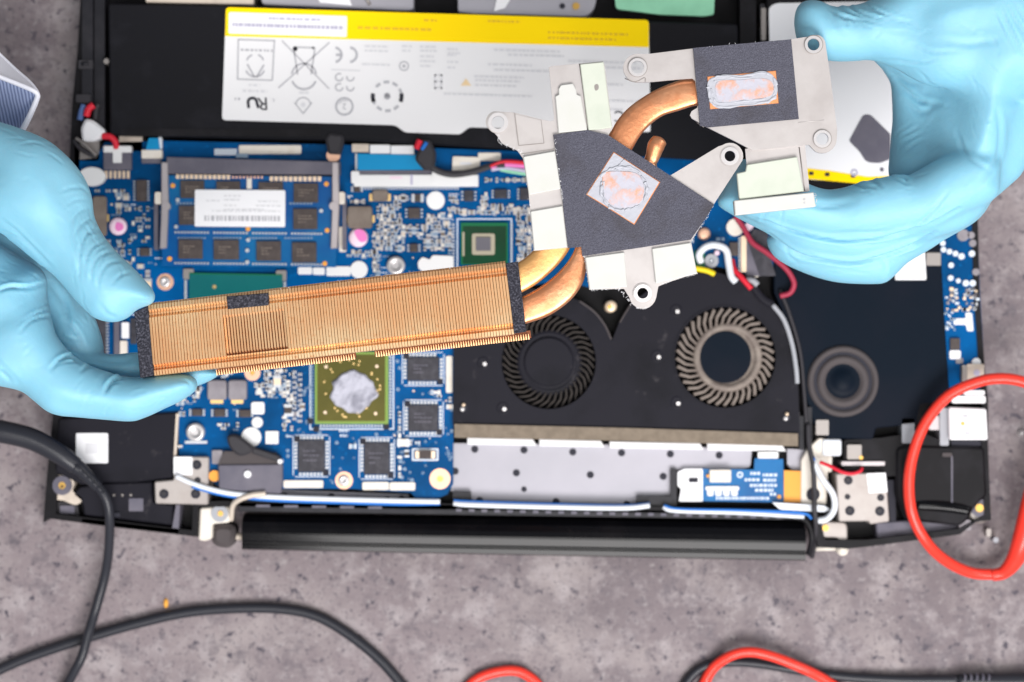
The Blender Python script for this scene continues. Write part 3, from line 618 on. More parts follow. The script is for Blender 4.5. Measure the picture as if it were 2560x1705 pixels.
# right end of the board
sub('connector', lambda b: (b.box(1853, 590, 1866, 680, ZB, ZB+.002, 'gold_pale', 2), b.box(1866, 596, 1905, 690, ZB, ZB+.0016, 'slot_grey', 3), [b.box(1846, 594+i*6.6, 1853, 598+i*6.6, ZB, ZB+.0008, 'solder') for i in range(13)]))
sub('shield_can', lambda b: b.prism(rnd([(1885, 572), (1920, 580), (1925, 640), (1940, 690), (1900, 690), (1868, 600)], 5), ZB, ZB+.0022, 'chip_black'))
dot('white_pad', 1838, 568, 22, 'cream', .0008); dot('white_pad', 1873, 566, 11, 'pink_light', .0008); dot('solder_ball', 1760, 585, 16, 'copper_pad', .0015, True)
sub('antenna_socket', lambda b: (b.ring(1779, 652, 6, 17, ZB, ZB+.0012, 'wire_grey'), b.cyl(1779, 652, 4, ZB, ZB+.0014, 'solder'), b.box(1735, 625, 1762, 672, ZB, ZB+.0004, 'chip_green_edge', 3)))
dot('solder_ball', 1792, 632, 7, 'pink_light', .0015, True); dot('solder_ball', 1890, 686, 8, 'cream', .0015, True)
sub('silkscreen_mark', lambda b: dashes(b, 1790, 594, 1815, 8, 'solder_dim', ZB+.0002, 77, 0)); chip(1824, 606, 1845, 640, 'chip_brown', name='chip')
sub('red_wire', lambda b: b.tpx([(1838, 540, .0200), (1858, 568, .0200), (1880, 605, .0205), (1915, 630, .0210), (1955, 662, .021), (1975, 685, .0205), (1985, 710, .0200), (1975, 732, .0190), (1950, 740, .0185)], 7, 'wire_red_dim'))
sub('white_wire', lambda b: b.tpx([(1752, 655, .0170), (1748, 635, .0185), (1765, 617, .0195), (1790, 613, .0200), (1815, 625, .0200), (1822, 660, .0200), (1828, 690, .0205), (1840, 705, .0205)], 9, 'wire_white'))
sub('yellow_wire', lambda b: b.tpx([(1730, 670, .0190), (1765, 676, .0190), (1786, 685, .0185)], 7, 'wire_yellow'))
sub('red_wire', lambda b: b.tpx([(1830, 650, .0170), (1835, 672, .0190), (1855, 695, .0205), (1878, 722, .0205)], 7, 'wire_red'))
sub('grey_wire', lambda b: b.tpx([(1868, 700, .0185), (1882, 702, .0195), (1894, 712, .0195)], 8, 'wire_grey'))
keep(1740, 520, 1960, 720)
# ------------------------------------------------------------------ random SMD parts, test pads, silk marks
zones = [((195, 470, 395, 760), 110, .8), ((240, 780, 350, 940), 45, 1), ((866, 478, 1330, 690), 260, 1.0), ((1206, 400, 1330, 640), 40, 1), ((450, 925, 730, 1120), 85, .9), ((975, 880, 1130, 1140), 14, .8), ((700, 880, 785, 1060), 5, .8), ((700, 1080, 1000, 1200), 10, .6), ((735, 660, 1045, 720), 14, .8), ((1560, 430, 1760, 660), 20, .8)]
parts = []; R = random.Random(21)
for (x0, y0, x1, y1), n, dens in zones:
    clusters = [(R.uniform(x0, x1), R.uniform(y0, y1), R.uniform(16, 60)) for _ in range(max(3, n//6))]
    k = 0; tr = 0
    while k < n and tr < n*30:
        tr += 1
        c = R.choice(clusters); x = R.gauss(c[0], c[2]); y = R.gauss(c[1], c[2]*.8)
        if not (x0 < x < x1 and y0 < y < y1): continue
        x = round(x/9)*9; y = round(y/9)*9
        big = R.random()
        w, h = ((6, 3.5) if big < .62 else (9, 6) if big < .9 else (15, 10))
        if R.random() < .5: w, h = h, w
        if any(a-w < x < c2+w and bb-h < y < d+h for a, bb, c2, d in occ): continue
        if any(abs(x-q[0]) < w+q[2]-1 and abs(y-q[1]) < h+q[3]-1 for q in parts): continue
        parts.append((x, y, w, h, R.random())); k += 1
# the distinct rows seen in the photo
for i in range(10): parts.append((736, 930+i*13, 4.5, 3.5, .1)); parts.append((750, 936+i*13, 4.5, 3.5, .1))
parts.sort(key=lambda q: -q[2]*q[3])
def smd(b, q):
    x, y, w, h, t = q
    if w*h > 140: body = ['gold_pale', 'inductor_grey', 'cream', 'label_white', 'chip_brown'][int(t*5)]
    else: body = ['inductor_grey', 'beige_metal', 'steel_dark', 'chip_brown', 'cream', 'solder_dim', 'inductor_brown'][int(t*7)]
    z = ZB+.0004+.00004*max(w, h)
    if w >= h: b.box(x-w, y-h, x-w*.5, y+h, ZB, z, 'solder', .8); b.box(x+w*.5, y-h, x+w, y+h, ZB, z, 'solder', .8); b.box(x-w*.5, y-h*.92, x+w*.5, y+h*.92, ZB, z+.00005, body)
    else: b.box(x-w, y-h, x+w, y-h*.5, ZB, z, 'solder', .8); b.box(x-w, y+h*.5, x+w, y+h, ZB, z, 'solder', .8); b.box(x-w*.92, y-h*.5, x+w*.92, y+h*.5, ZB, z+.00005, body)
for q in parts[:100]: sub('capacitor', lambda b: smd(b, q))
rest = MB()
for q in parts[100:]: smd(rest, q)
rest.build('small_components', BO, kind='stuff')
def f(b):
    R = random.Random(9)
    for (x0, y0, x1, y1), n, d in zones:
        for _ in range(int(n*.9)):
            x = R.uniform(x0, x1); y = R.uniform(y0, y1)
            if any(a < x < c2 and bb < y < dd for a, bb, c2, dd in occ): continue
            if R.random() < .6: b.cyl(x, y, R.uniform(1.6, 3.2), ZB, ZB+.00012, R.choice(['solder', 'solder_dim', 'gold_pale']), n=8)
            else: dashes(b, x, y, x+R.uniform(8, 26), 3.4, R.choice(['solder_dim', 'silk', 'solder_dim']), ZB+.00012, int(x), 0, (3, 6), (2, 3))
    for _ in range(260):
        x = R.uniform(690, 1130); y = R.uniform(880, 1215)
        if any(a < x < c2 and bb < y < dd for a, bb, c2, dd in occ): continue
        b.ring(x, y, 1.6, R.choice([2.6, 3.2, 4.5]), ZB, ZB+.0001, 'solder_dim', n=8)
    # silk frames around the big chips
    for q in ((1142, 546, 1280, 672), (774, 868, 985, 1074)): b.prism(rr(*q), ZB, ZB+.0001, 'silk', holes=[rr(q[0]+3, q[1]+3, q[2]-3, q[3]-3)])
    for i in range(14): b.box(1130, 560+i*8, 1137, 564+i*8, ZB, ZB+.0003, 'solder'); b.box(1120, 560+i*8, 1127, 564+i*8, ZB, ZB+.0003, 'solder_dim'); b.box(1276, 560+i*8, 1282, 564+i*8, ZB, ZB+.0003, 'solder')
    for i in range(20): b.box(973, 890+i*8, 979, 894+i*8, ZB, ZB+.0003, 'solder'); b.box(776, 890+i*8, 783, 894+i*8, ZB, ZB+.0003, 'solder_dim'); b.box(800+i*8, 1062, 804+i*8, 1068, ZB, ZB+.0003, 'solder')
    for x, y in ((775, 1052), (965, 1066), (790, 1072)): b.box(x-6, y-6, x+8, y+8, ZB, ZB+.0008, 'print_black', 2)
    dashes(b, 848, 1073, 872, 7, 'silk', ZB+.0001, 5, 0, (3, 5), (2, 3)); dashes(b, 850, 1086, 870, 6, 'silk', ZB+.0001, 6, 0, (3, 5), (2, 3))
sub('silkscreen', f, kind='stuff')
# ------------------------------------------------------------------ fans
ZFAN = 0.0175
def f(b):
    lf = [(1136, 868), (1200, 780), (1290, 700), (1400, 735)]+[(1432+100*math.cos(t), 850+100*math.sin(t)) for t in [math.radians(-80+i*8) for i in range(11)]]+[(1533, 850)]
    shell = [(1134, 850), (1150, 775), (1215, 735), (1300, 715), (1400, 735), (1445, 750), (1485, 778), (1512, 812), (1530, 852), (1548, 806), (1580, 756), (1640, 712), (1710, 685), (1790, 680), (1850, 698), (1905, 735), (1950, 790), (1980, 860), (1995, 950), (2000, 1090), (1570, 1078), (1132, 1062)]
    b.prism(splc(shell[:0]) if False else shell, ZF, ZFAN, 'fan_shell', holes=[circ(1372, 905, 118, 48), circ(1813, 893, 126, 48)])
    b.ring(1813, 893, 127, 131, ZFAN, ZFAN+.0003, 'fan_shell')
    b.tpx([(1448, 752, ZFAN), (1486, 780, ZFAN), (1512, 813, ZFAN), (1528, 848, ZFAN)], 2.5, 'rubber_grey', ell=.5); b.tpx([(1550, 806, ZFAN), (1562, 785, ZFAN), (1580, 757, ZFAN)], 2, 'rubber_grey', ell=.5)
FA = one('fan_housing', f)
for x, y in ((1208, 907), (1257, 1020), (1690, 776), (1643, 890), (1692, 1006), (1550, 905+0), ):
    if (x, y) == (1550, 905): continue
    one('rivet', lambda b: (b.lathe(x, y, [(17, ZFAN-.0001), (13, ZFAN+.0003), (9, ZFAN+.0001), (3, ZFAN+.0001)], 'fan_shell'), b.cyl(x+4, y+3, 5, ZFAN, ZFAN+.0006, 'steel_rim', n=12)), FA)
for x, y in ((1158, 1020), (1966, 1043)):
    one('screw', lambda b: (b.cyl(x, y, 10, ZFAN, ZFAN+.0006, 'print_black'), b.lathe(x-2, y+3, [(6, ZFAN+.0006), (5, ZFAN+.0014), (2, ZFAN+.0015)], 'steel_rim'), b.lathe(x+1, y-8, [(5, ZFAN), (4, ZFAN+.0012), (2, ZFAN+.0014)], 'gold_pale')), FA)
one('screw', lambda b: (b.lathe(1524, 767, [(15, ZF), (15, ZFAN-.002), (12, ZFAN-.001), (5, ZFAN-.001)], 'gold_pale'), b.cyl(1524, 767, 5, ZFAN-.001, ZFAN-.0006, 'brass')), FA)
def fan(cx, cy, r0, r1, rh, n, m, top, hubm):
    z = ZFAN-.0018
    F = one('cooling_fan', lambda b: (b.cyl(cx, cy, r1+4, ZF+.0002, ZF+.001, 'print_black', n=48), b.lathe(cx, cy, [(r0, ZF+.001), (r0+2, z), (r0-4, z+.0012), (rh+3, z+.0010), (rh, z+.0002), (rh-2, z-.0002), (rh*.5, z-.0001), (3, z-.0001)] if top else
                                     [(r0, ZF+.001), (r0, z-.001), (rh+6, z-.0006), (rh, z-.0012), (rh-2, z-.0002), (rh*.5, z), (3, z)], hubm, 48)))
    if top: one('hub', lambda b: b.cyl(cx, cy, rh-3, z, z+.0003, 'navy_film', n=40), F)
    else: one('hub', lambda b: b.cyl(cx, cy, rh-3, z, z+.0004, 'fan_shell', n=40), F)
    first = None
    for i in range(n):
        if first is None:
            def g(b):
                a = 0.0; vs = []
                p0 = ((r0-4), 0.0); p1 = (r1, 0.24 if top else .30)
                q = []
                for t in (0, .5, 1):
                    r = p0[0]+(p1[0]-p0[0])*t; an = p1[1]*t*t*.6+p1[1]*.4*t; wd = (3.4+.9*t) if top else 2.6
                    q.append((cx+r*math.cos(an), cy+r*math.sin(an), an, wd))
                l = [(x-w*math.sin(an+.75), y+w*math.cos(an+.75)) for x, y, an, w in q]; rr_ = [(x+w*math.sin(an+.75), y-w*math.cos(an+.75)) for x, y, an, w in q]
                b.prism(l+rr_[::-1], ZF+.001, z+(.0008 if top else -.0002), m, bev=.00025)
            first = one('fan_blade', g, F); c0 = first.location.copy()
            base = P(cx, cy, z)
        else:
            o = first.copy(); COL.objects.link(o)
            a = 2*math.pi*i/n; d = c0-base; d = Vector((d.x*math.cos(a)-d.y*math.sin(a), d.x*math.sin(a)+d.y*math.cos(a), d.z))
            o.location = base+d; o.rotation_euler = (0, 0, a)
    return F
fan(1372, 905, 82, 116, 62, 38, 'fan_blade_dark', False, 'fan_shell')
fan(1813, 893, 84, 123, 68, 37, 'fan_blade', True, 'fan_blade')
one('foam_seal', lambda b: b.prism([(1136, 1060), (1570, 1070), (1995, 1084), (1995, 1116), (1570, 1102), (1136, 1094)], ZF, 0.0185, 'foam_band'))
# ------------------------------------------------------------------ silver keyboard plate behind the fans
holes = [(1187, 1123, 9), (1310, 1125, 9), (1432, 1130, 9), (1554, 1132, 9), (1676, 1135, 9), (1798, 1138, 9), (1138, 1178, 9), (1291, 1182, 9), (1476, 1187, 9), (1658, 1191, 9), (1310, 1223, 7), (1199, 1251, 9), (1390, 1254, 9), (1567, 1259, 8)]
def f(b):
    b.prism(rnd([(1130, 1108), (1570, 1112), (1880, 1122), (1876, 1168), (1860, 1172), (1680, 1174), (1676, 1238), (1592, 1240), (1590, 1262), (1180, 1258), (1178, 1230), (1128, 1228)], [0, 0, 0, 12, 6, 0, 0, 0, 0, 0, 0, 0]), ZF, 0.0110, 'sheet_metal')
    b.prism([(706, 1224), (1020, 1236), (1022, 1262), (640, 1256), (640, 1240)], ZF, 0.0100, 'sheet_metal')
    b.prism([(1968, 1122), (2012, 1124), (2010, 1178), (1982, 1178), (1968, 1160)], ZF, 0.0110, 'sheet_metal')
KP = one('keyboard_plate', f)
for x, y, r in holes: one('plate_hole', lambda b: b.cyl(x, y, r, .0108, .01112, 'print_black', n=20), KP)
for x, y, r in ((828, 1242, 9), (1004, 1246, 8), (968, 1250, 9), (711, 1240, 9)): one('plate_hole', lambda b: b.cyl(x, y, r, .0098, .01015, 'print_black', n=20), KP)
for x0, x1, y0 in ((1168, 1342, 1094), (1348, 1512, 1098), (1524, 1520+240, 1103), (1768, 1966, 1108)):
    one('plate_rib', lambda b: b.prism([(x0, y0), (x1-10, y0+(x1-x0)*.022), (x1, y0+16+(x1-x0)*.022), (x0, y0+17)], 0.0110, 0.0135, 'label_white', bev=.0003), KP)
def f(b):
    b.box(1132, 1230, 1178, 1256, ZF, .0135, 'black_plastic', 2); b.box(1592, 1240, 1680, 1268, ZF, .0135, 'black_plastic', 2); b.box(1676, 1172, 1692, 1266, ZF, .0130, 'black_plastic', 2)
    b.prism([(1120, 1262), (1640, 1276), (2010, 1290), (2010, 1300), (600, 1278), (600, 1256)], ZF, .0150, 'black_plastic')
    for i in range(26): b.box(1140+i*32, 1272+i*.7, 1154+i*32, 1279+i*.7, .015, .0153, 'slot_grey', 1)
    for i in range(5): b.box(640+i*70, 1262+i, 675+i*70, 1268+i, .015, .0153, 'slot_grey', 1)
one('rear_wall', f)
# small daughter board
DB = one('button_board', lambda b: (b.prism([(1755, 1172), (1885, 1174), (1887, 1146), (1958, 1148), (1960, 1256), (1755, 1253)], .0120, .0132, 'pcb_bright')))
def f(b):
    z = .0133
    b.prism(rnd([(1694, 1180), (1712, 1172), (1757, 1172), (1757, 1254), (1697, 1254), (1703, 1222), (1694, 1215)], 4), .0110, .0133, 'label_white')
    b.box(1722, 1194, 1745, 1206, z, z+.0001, 'print_black', 2)
one('metal_tab', f, DB); one('connector', lambda b: (b.box(1774, 1174, 1828, 1206, .0132, .0150, 'cream', 4, .0003), b.cyl(1770, 1190, 4, .0132, .0140, 'kapton')), DB)
one('connector', lambda b: b.box(1895, 1130, 1946, 1146, .0120, .0145, 'white_plastic', 3), DB)
one('solder_row', lambda b: (b.box(1764, 1216, 1848, 1226, .0132, .0139, 'white_plastic', 4), [b.box(1768+i*20, 1218, 1784+i*20, 1240, .0132, .0138, 'white_plastic', 5) for i in range(4)]), DB)
def f(b):
    z = .0133
    for i, (x0, y0, x1) in enumerate(((1876, 1180, 1900), (1907, 1184, 1945), (1862, 1196, 1900), (1908, 1197, 1940), (1875, 1210, 1942), (1888, 1222, 1934), (1925, 1232, 1940))): dashes(b, x0, y0, x1, 7, 'silk', z, 90+i, 0, (4, 9), (2, 3))
    dashes(b, 1790, 1242, 1925, 7, 'silk', z, 98, 0, (3, 7), (1.5, 3)); b.cyl(1948, 1242, 5, z-.0001, z+.0003, 'kapton'); b.ring(1850, 1187, 4, 8, z-.0001, z, 'silk')
one('board_print', f, DB)
one('kapton_tape', lambda b: b.prism([(1960, 1176), (2003, 1178), (2003, 1257), (1960, 1255)], .0118, .0136, 'kapton'), label='orange tape strip')
one('rubber_bracket', lambda b: (b.prism(rnd([(2003, 1150), (2020, 1120), (2048, 1095), (2075, 1098), (2070, 1180), (2066, 1262), (2002, 1260)], 5), ZF, .0142, 'cream', bev=.0004), b.cyl(2033, 1236, 17, .0142, .0144, 'print_black'), b.box(2056, 1098, 2104, 1140, ZF, .0150, 'wire_white', 8, .0005), b.box(2066, 1140, 2080, 1180, ZF, .0130, 'cream', 4)))
one('panel_edge', lambda b: (b.box(1998, 1040, 2010, 1125, ZF, .0165, 'black_plastic', 3), b.box(2018, 1018, 2030, 1110, ZF, .0170, 'black_plastic', 3), b.box(1985, 1030, 2000, 1085, ZF, .0168, 'black_plastic', 3)))
# ------------------------------------------------------------------ right-hand speaker panel and boards
one('speaker_panel', lambda b: (b.prism(rnd([(1960, 560), (2345, 590), (2353, 640), (2362, 800), (2375, 1000), (2300, 1010), (2290, 1060), (2190, 1070), (2182, 1098), (2070, 1096), (2035, 1060), (2010, 980), (1990, 850), (1960, 790), (1935, 730), (1935, 640)], 6), ZF, 0.0160, 'navy_film', bev=.0004),
    b.prism(rnd([(2110, 1100), (2200, 1095), (2300, 1080), (2350, 1100), (2350, 1190), (2110, 1190)], 6), ZF, .0150, 'case_black')))
SP = one('speaker', lambda b: (b.lathe(2107, 953, [(90, .0158), (88, .0170), (82, .0178), (75, .0172), (72, .0158)], 'rubber_grey', 48), b.ring(2107, 953, 64, 74, .0150, .0163, 'print_black', 48),
    b.lathe(2107, 953, [(66, .0160), (63, .0170), (56, .0176), (48, .0170), (42, .0158), (30, .0150), (4, .0150)], 'rubber_grey', 48)))
one('speaker_cone', lambda b: b.lathe(2107, 953, [(44, .0161), (38, .0158), (24, .0172), (10, .0178), (3, .0179)], 'navy_film', 40), SP)
one('sticker', lambda b: (b.prism(rnd([(2240, 600), (2312, 628), (2316, 700), (2238, 700)], 4), .0161, .0164, 'label_white'), [b.box(2272+i*6, 664+(i % 2)*5, 2276+i*6, 684-(i % 3)*4, .0164, .0165, 'print_faint') for i in range(4)]), label='white sticker beside the blue side board')
one('metal_tab', lambda b: b.box(2316, 632, 2352, 664, ZF, .0164, 'steel_dark', 3))
one('antenna_cable', lambda b: (b.tpx([(1932, 762, .0185), (1960, 800, .0185), (1980, 860, .0185), (1990, 920, .0185), (1993, 958, .0180)], 6, 'wire_grey'),
    b.tpx([(1880, 712, .0180), (1905, 745, .0180), (1932, 762, .0180)], 10, 'fan_shell', ell=.5)))
one('antenna_cable', lambda b: (b.tpx([(1950, 725, .017), (1975, 790, .0170), (2000, 880, .0170), (2010, 980, .0170), (2016, 1060, .017)], 5, 'wire_black')))
SB = one('side_board', lambda b: b.prism([(2345, 560), (2380, 520), (2444, 540), (2450, 730), (2462, 925), (2464, 985), (2372, 985), (2358, 800), (2352, 640)], .0128, .0145, 'pcb'))
def f(b):
    z = .0145
    for x, y, r in ((2357, 608, 7), (2359, 624, 7), (2374, 629, 7), (2389, 634, 7), (2404, 641, 8), (2430, 634, 8), (2378, 663, 7), (2377, 695, 7), (2396, 702, 6), (2415, 708, 8), (2432, 708, 8), (2440, 680, 9), (2408, 588, 15), (2428, 588, 9), (2432, 608, 9)): b.cyl(x, y, r, z, z+.0008, 'inductor_grey' if r > 8 else 'silk', n=16)
    R = random.Random(3)
    for _ in range(46):
        x = R.uniform(2362, 2440); y = R.uniform(718, 775); b.box(x, y, x+R.uniform(4, 10), y+R.uniform(4, 9), z, z+.0006, R.choice(['solder', 'silk', 'inductor_grey', 'gold_pale']), 1)
    for _ in range(18):
        x = R.uniform(2360, 2385); y = R.uniform(775, 830); b.box(x, y, x+R.uniform(4, 8), y+R.uniform(3, 7), z, z+.0004, R.choice(['silk', 'solder_dim']), 1)
    b.prism(rnd([(2384, 796), (2415, 796), (2413, 782), (2430, 782), (2434, 828), (2418, 828), (2415, 812), (2384, 812)], 4), z, z+.0003, 'white_plastic')
    b.box(2376, 846, 2400, 874, z, z+.0012, 'chip_brown', 2); b.box(2374, 876, 2402, 898, z, z+.0008, 'label_white', 5); b.box(2390, 895, 2408, 909, z, z+.0006, 'inductor_grey', 4)
    b.cyl(2441, 906, 11, z, z+.0010, 'label_white')
one('board_parts', f, SB, kind='stuff')
one('port_connector', lambda b: (b.box(2404, 912, 2462, 958, .0145, .0175, 'steel_dark', 3, .0003), b.box(2418, 910, 2460, 956, .0175, .0178, 'beige_metal', 3), b.cyl(2442, 932, 8, .0178, .0180, 'print_lilac'), b.box(2410, 976, 2462, 988, .0145, .0168, 'label_white', 5), b.box(2380, 990, 2464, 1008, .0130, .0165, 'label_white', 5)), SB)
one('usb_port', lambda b: (b.prism(rnd([(2372, 1018), (2466, 1022), (2470, 1100), (2374, 1100)], 6), ZF, .0185, 'label_white', bev=.0005), b.cyl(2407, 1059, 5, .0185, .0187, 'brass'), b.box(2406, 1037, 2420, 1043, .0185, .0186, 'print_grey', 1), b.box(2412, 1080, 2426, 1086, .0185, .0186, 'print_grey', 1), b.box(2350, 1020, 2372, 1114, ZF, .0160, 'wire_grey', 4), b.box(2378, 1102, 2466, 1116, ZF, .0140, 'print_black')))
one('metal_tab', lambda b: (b.box(2255, 1046, 2286, 1108, ZF, .0160, 'wire_grey', 4), b.box(2322, 1040, 2356, 1075, ZF, .0150, 'clip_metal', 6)))
one('metal_tab', lambda b: (b.box(2040, 1050, 2072, 1088, ZF, .0166, 'steel_dark', 4), b.box(2118, 1112, 2154, 1148, ZF, .0164, 'steel_dark', 4), b.cyl(2153, 1144, 5, .0155, .0166, 'brass')))
def f(b):
    b.prism(rnd([(2265, 1112), (2462, 1118), (2468, 1240), (2440, 1262), (2420, 1300), (2400, 1316), (2262, 1300), (2240, 1240), (2240, 1120)], 12), ZF, .0160, 'case_black', bev=.001)
    b.tpx([(2290, 1262, .0150), (2360, 1266, .0155), (2425, 1276, .0150)], 16, 'gloss_black', ell=.6)
    b.box(2378, 1140, 2382, 1260, .016, .0163, 'slot_grey', 1); b.box(2356, 1132, 2380, 1142, .016, .0166, 'rubber_grey', 3)
    b.prism(rnd([(2190, 1306), (2290, 1300), (2400, 1312), (2402, 1332), (2280, 1345), (2192, 1348)], 5), .002, .0120, 'slot_grey', bev=.0005)
one('corner_cover', f)
one('screw', lambda b: (b.prism(circ(2450, 1276, 30, 28, 34), ZF, .0130, 'steel_dark', bev=.0008), b.ring(2449, 1270, 10, 22, .0130, .0140, 'slot_grey'), b.cyl(2449, 1270, 10, .0130, .0146, 'brass')), L)
one('corner_clip', lambda b: (b.box(2398, 1300, 2428, 1326, ZF, .0140, 'inductor_grey', 6), b.cyl(2490, 1350, 7, .002, .0080, 'wire_grey'), b.box(2466, 1322, 2478, 1342, .002, .0060, 'steel_dark', 4)))
# ------------------------------------------------------------------ left corner covers
cv = one('corner_cover', lambda b: (b.prism(rnd([(146, 1046), (447, 1030), (442, 1098), (432, 1196), (330, 1206), (262, 1206), (205, 1212), (138, 1180)], 8), ZF, .0165, 'fan_shell', bev=.0006), b.prism([(440, 1034), (447, 1034), (440, 1142), (434, 1142)], .012, .0168, 'beige_metal')))
one('sticker', lambda b: (b.box(190, 1083, 270, 1158, .0165, .0168, 'label_white', 4), b.box(214, 1108, 246, 1134, .0168, .0169, 'print_faint', 3)), cv)
one('battery_latch', lambda b: (b.prism(rnd([(262, 1208), (380, 1204), (382, 1254), (434, 1262), (432, 1314), (210, 1288), (206, 1258), (180, 1236), (200, 1216)], 6), ZF, .0140, 'fan_shell', bev=.0006), b.box(322, 1246, 358, 1278, .014, .0144, 'slot_grey', 2), b.box(280, 1282, 300, 1292, .014, .0148, 'print_black'), [b.cyl(285+i*21, 1238, 3, .014, .0142, 'steel_dark', n=8) for i in range(3)]))
one('latch_housing', lambda b: (b.prism(rnd([(136, 1255), (192, 1256), (200, 1300), (140, 1290)], 5), ZF, .0120, 'wire_black'), b.box(150, 1264, 186, 1284, .012, .0128, 'slot_grey', 3), b.prism(rnd([(205, 1296), (430, 1322), (440, 1262), (450, 1262), (446, 1334), (300, 1318), (205, 1306)], 3), .002, .0150, 'slot_grey')))
one('screw', lambda b: (b.prism(splc([(128, 1210), (140, 1190), (165, 1188), (185, 1205), (182, 1228), (205, 1246), (190, 1262), (160, 1252), (135, 1245)]), ZF, .0140, 'beige_metal'), b.ring(155, 1214, 9, 24, .0140, .0152, 'wire_blue' if False else 'slot_grey'), b.cyl(155, 1214, 10, .0138, .0150, 'brass'), b.cyl(155, 1216, 3.5, .0150, .0151, 'print_black')))
# ------------------------------------------------------------------ hinges
def hinge_left():
    H = one('hinge_plate', lambda b: b.prism(rnd([(436, 1142), (522, 1142), (520, 1262), (388, 1259), (386, 1204), (434, 1200)], 6), ZF, .0178, 'hinge_metal', bev=.0004), label='L-shaped hinge plate with a white sticker')
    for x, y, r in ((492, 1162, 12), (410, 1235, 12), (489, 1235, 12), (494, 1201, 8)): one('screw', lambda b: (b.cyl(x, y, r, .0178, .0180, 'print_black', n=20), b.cyl(x-1, y-1, r*.5, .0180, .0184, 'wire_black', n=12)), H)
    one('sticker', lambda b: (b.box(434, 1142, 481, 1188, .0178, .0181, 'label_white', 3), b.box(448, 1155, 466, 1172, .0181, .0182, 'print_faint', 3)), H)
hinge_left()
def hinge_right():
    H = one('hinge_plate', lambda b: b.prism(rnd([(2090, 1184), (2215, 1182), (2224, 1304), (2175, 1311), (2172, 1303), (2097, 1304)], 6), ZF, .0185, 'hinge_metal', bev=.0004), label='square hinge plate with six screws')
    for x, y, r in ((2121, 1201, 11), (2119, 1242, 7), (2202, 1244, 9), (2125, 1277, 12), (2200, 1278, 12)): one('screw', lambda b: (b.cyl(x, y, r, .0185, .0187, 'print_black', n=20), b.cyl(x-1, y-1, r*.5, .0187, .0190, 'wire_black', n=12)), H)
    one('sticker', lambda b: b.prism([(2166, 1184), (2214, 1182), (2219, 1230), (2172, 1233)], .0185, .0188, 'label_white'), H)
    one('hinge_plate_back', lambda b: (b.box(2104, 1154, 2212, 1164, ZF, .0160, 'clip_metal', 2), b.prism([(2216, 1200), (2238, 1200), (2240, 1306), (2226, 1306)], ZF, .0120, 'print_black')), H)
hinge_right()
def f(b):
    b.prism(rnd([(500, 1270), (560, 1266), (574, 1268), (574, 1306), (530, 1310), (530, 1346), (512, 1353), (496, 1350)], 6), .002, .0135, 'cream', bev=.0005)
    b.cyl(549, 1284, 21, .0135, .0142, 'wire_grey'); b.cyl(551, 1284, 7, .0142, .0146, 'brass')
    b.prism(splc([(532, 1318), (560, 1310), (585, 1318), (588, 1345), (575, 1368), (545, 1368), (528, 1352)]), .001, .0110, 'rubber_grey', bev=.002)
    b.tpx([(570, 1340, .007), (612, 1342, .007)], 9, 'beige_metal', ns=1)
one('hinge', f)
def f(b):
    b.prism(rnd([(2040, 1302), (2118, 1306), (2120, 1370), (2098, 1372), (2098, 1345), (2060, 1345), (2038, 1335)], 14), .002, .0135, 'hinge_metal', bev=.0005)
    b.cyl(2064, 1320, 8, .0135, .0142, 'brass'); b.tpx([(2036, 1372, .008), (2098, 1370, .008)], 6, 'cream', ns=1); b.cyl(2108, 1376, 14, .001, .0120, 'cream', bev=.001); b.box(2050, 1346, 2085, 1362, .002, .009, 'chip_brown', 3)
one('hinge', f)
def f(b):
    z = .0095; sx = s_at(.015); N_ = 2; pts = [P(606+i*(2013-606)/N_, 1332+i*22/N_, .015) for i in range(N_+1)]
    prof = [(-47, .0040), (-45, .0100), (-40, .0135), (-28, .0160), (-14, .01695), (-2, .01715), (3, .01710), (19, .01655), (22, .0161), (26, .0161), (28, .01660), (39, .01625), (43, .0140), (45, .0080), (41, .0020), (-40, .0020)]
    n = len(prof); vs = []
    for i, p in enumerate(pts):
        wv = 0
        k = 1+.14*i/N_
        for dy, zz in prof: vs.append((p.x, p.y-dy*sx*k, zz+(wv if zz > .014 else 0)))
    fs = []
    for i in range(N_):
        for j in range(n):
            j2 = (j+1) % n; fs.append((i*n+j, i*n+j2, (i+1)*n+j2, (i+1)*n+j))
    fs += [tuple(reversed(range(n))), tuple(N_*n+j for j in range(n))]
    b.add(vs, fs, 'gloss_black', False)
one('hinge_cover', f, label='long glossy black hinge cover tube')
one('hinge_cover_end', lambda b: (b.tpx([(1960, 1292, .0150), (2005, 1296, .0152), (2024, 1315, .0150), (2030, 1350, .0140), (2022, 1385, .011)], 8, 'case_black'),))
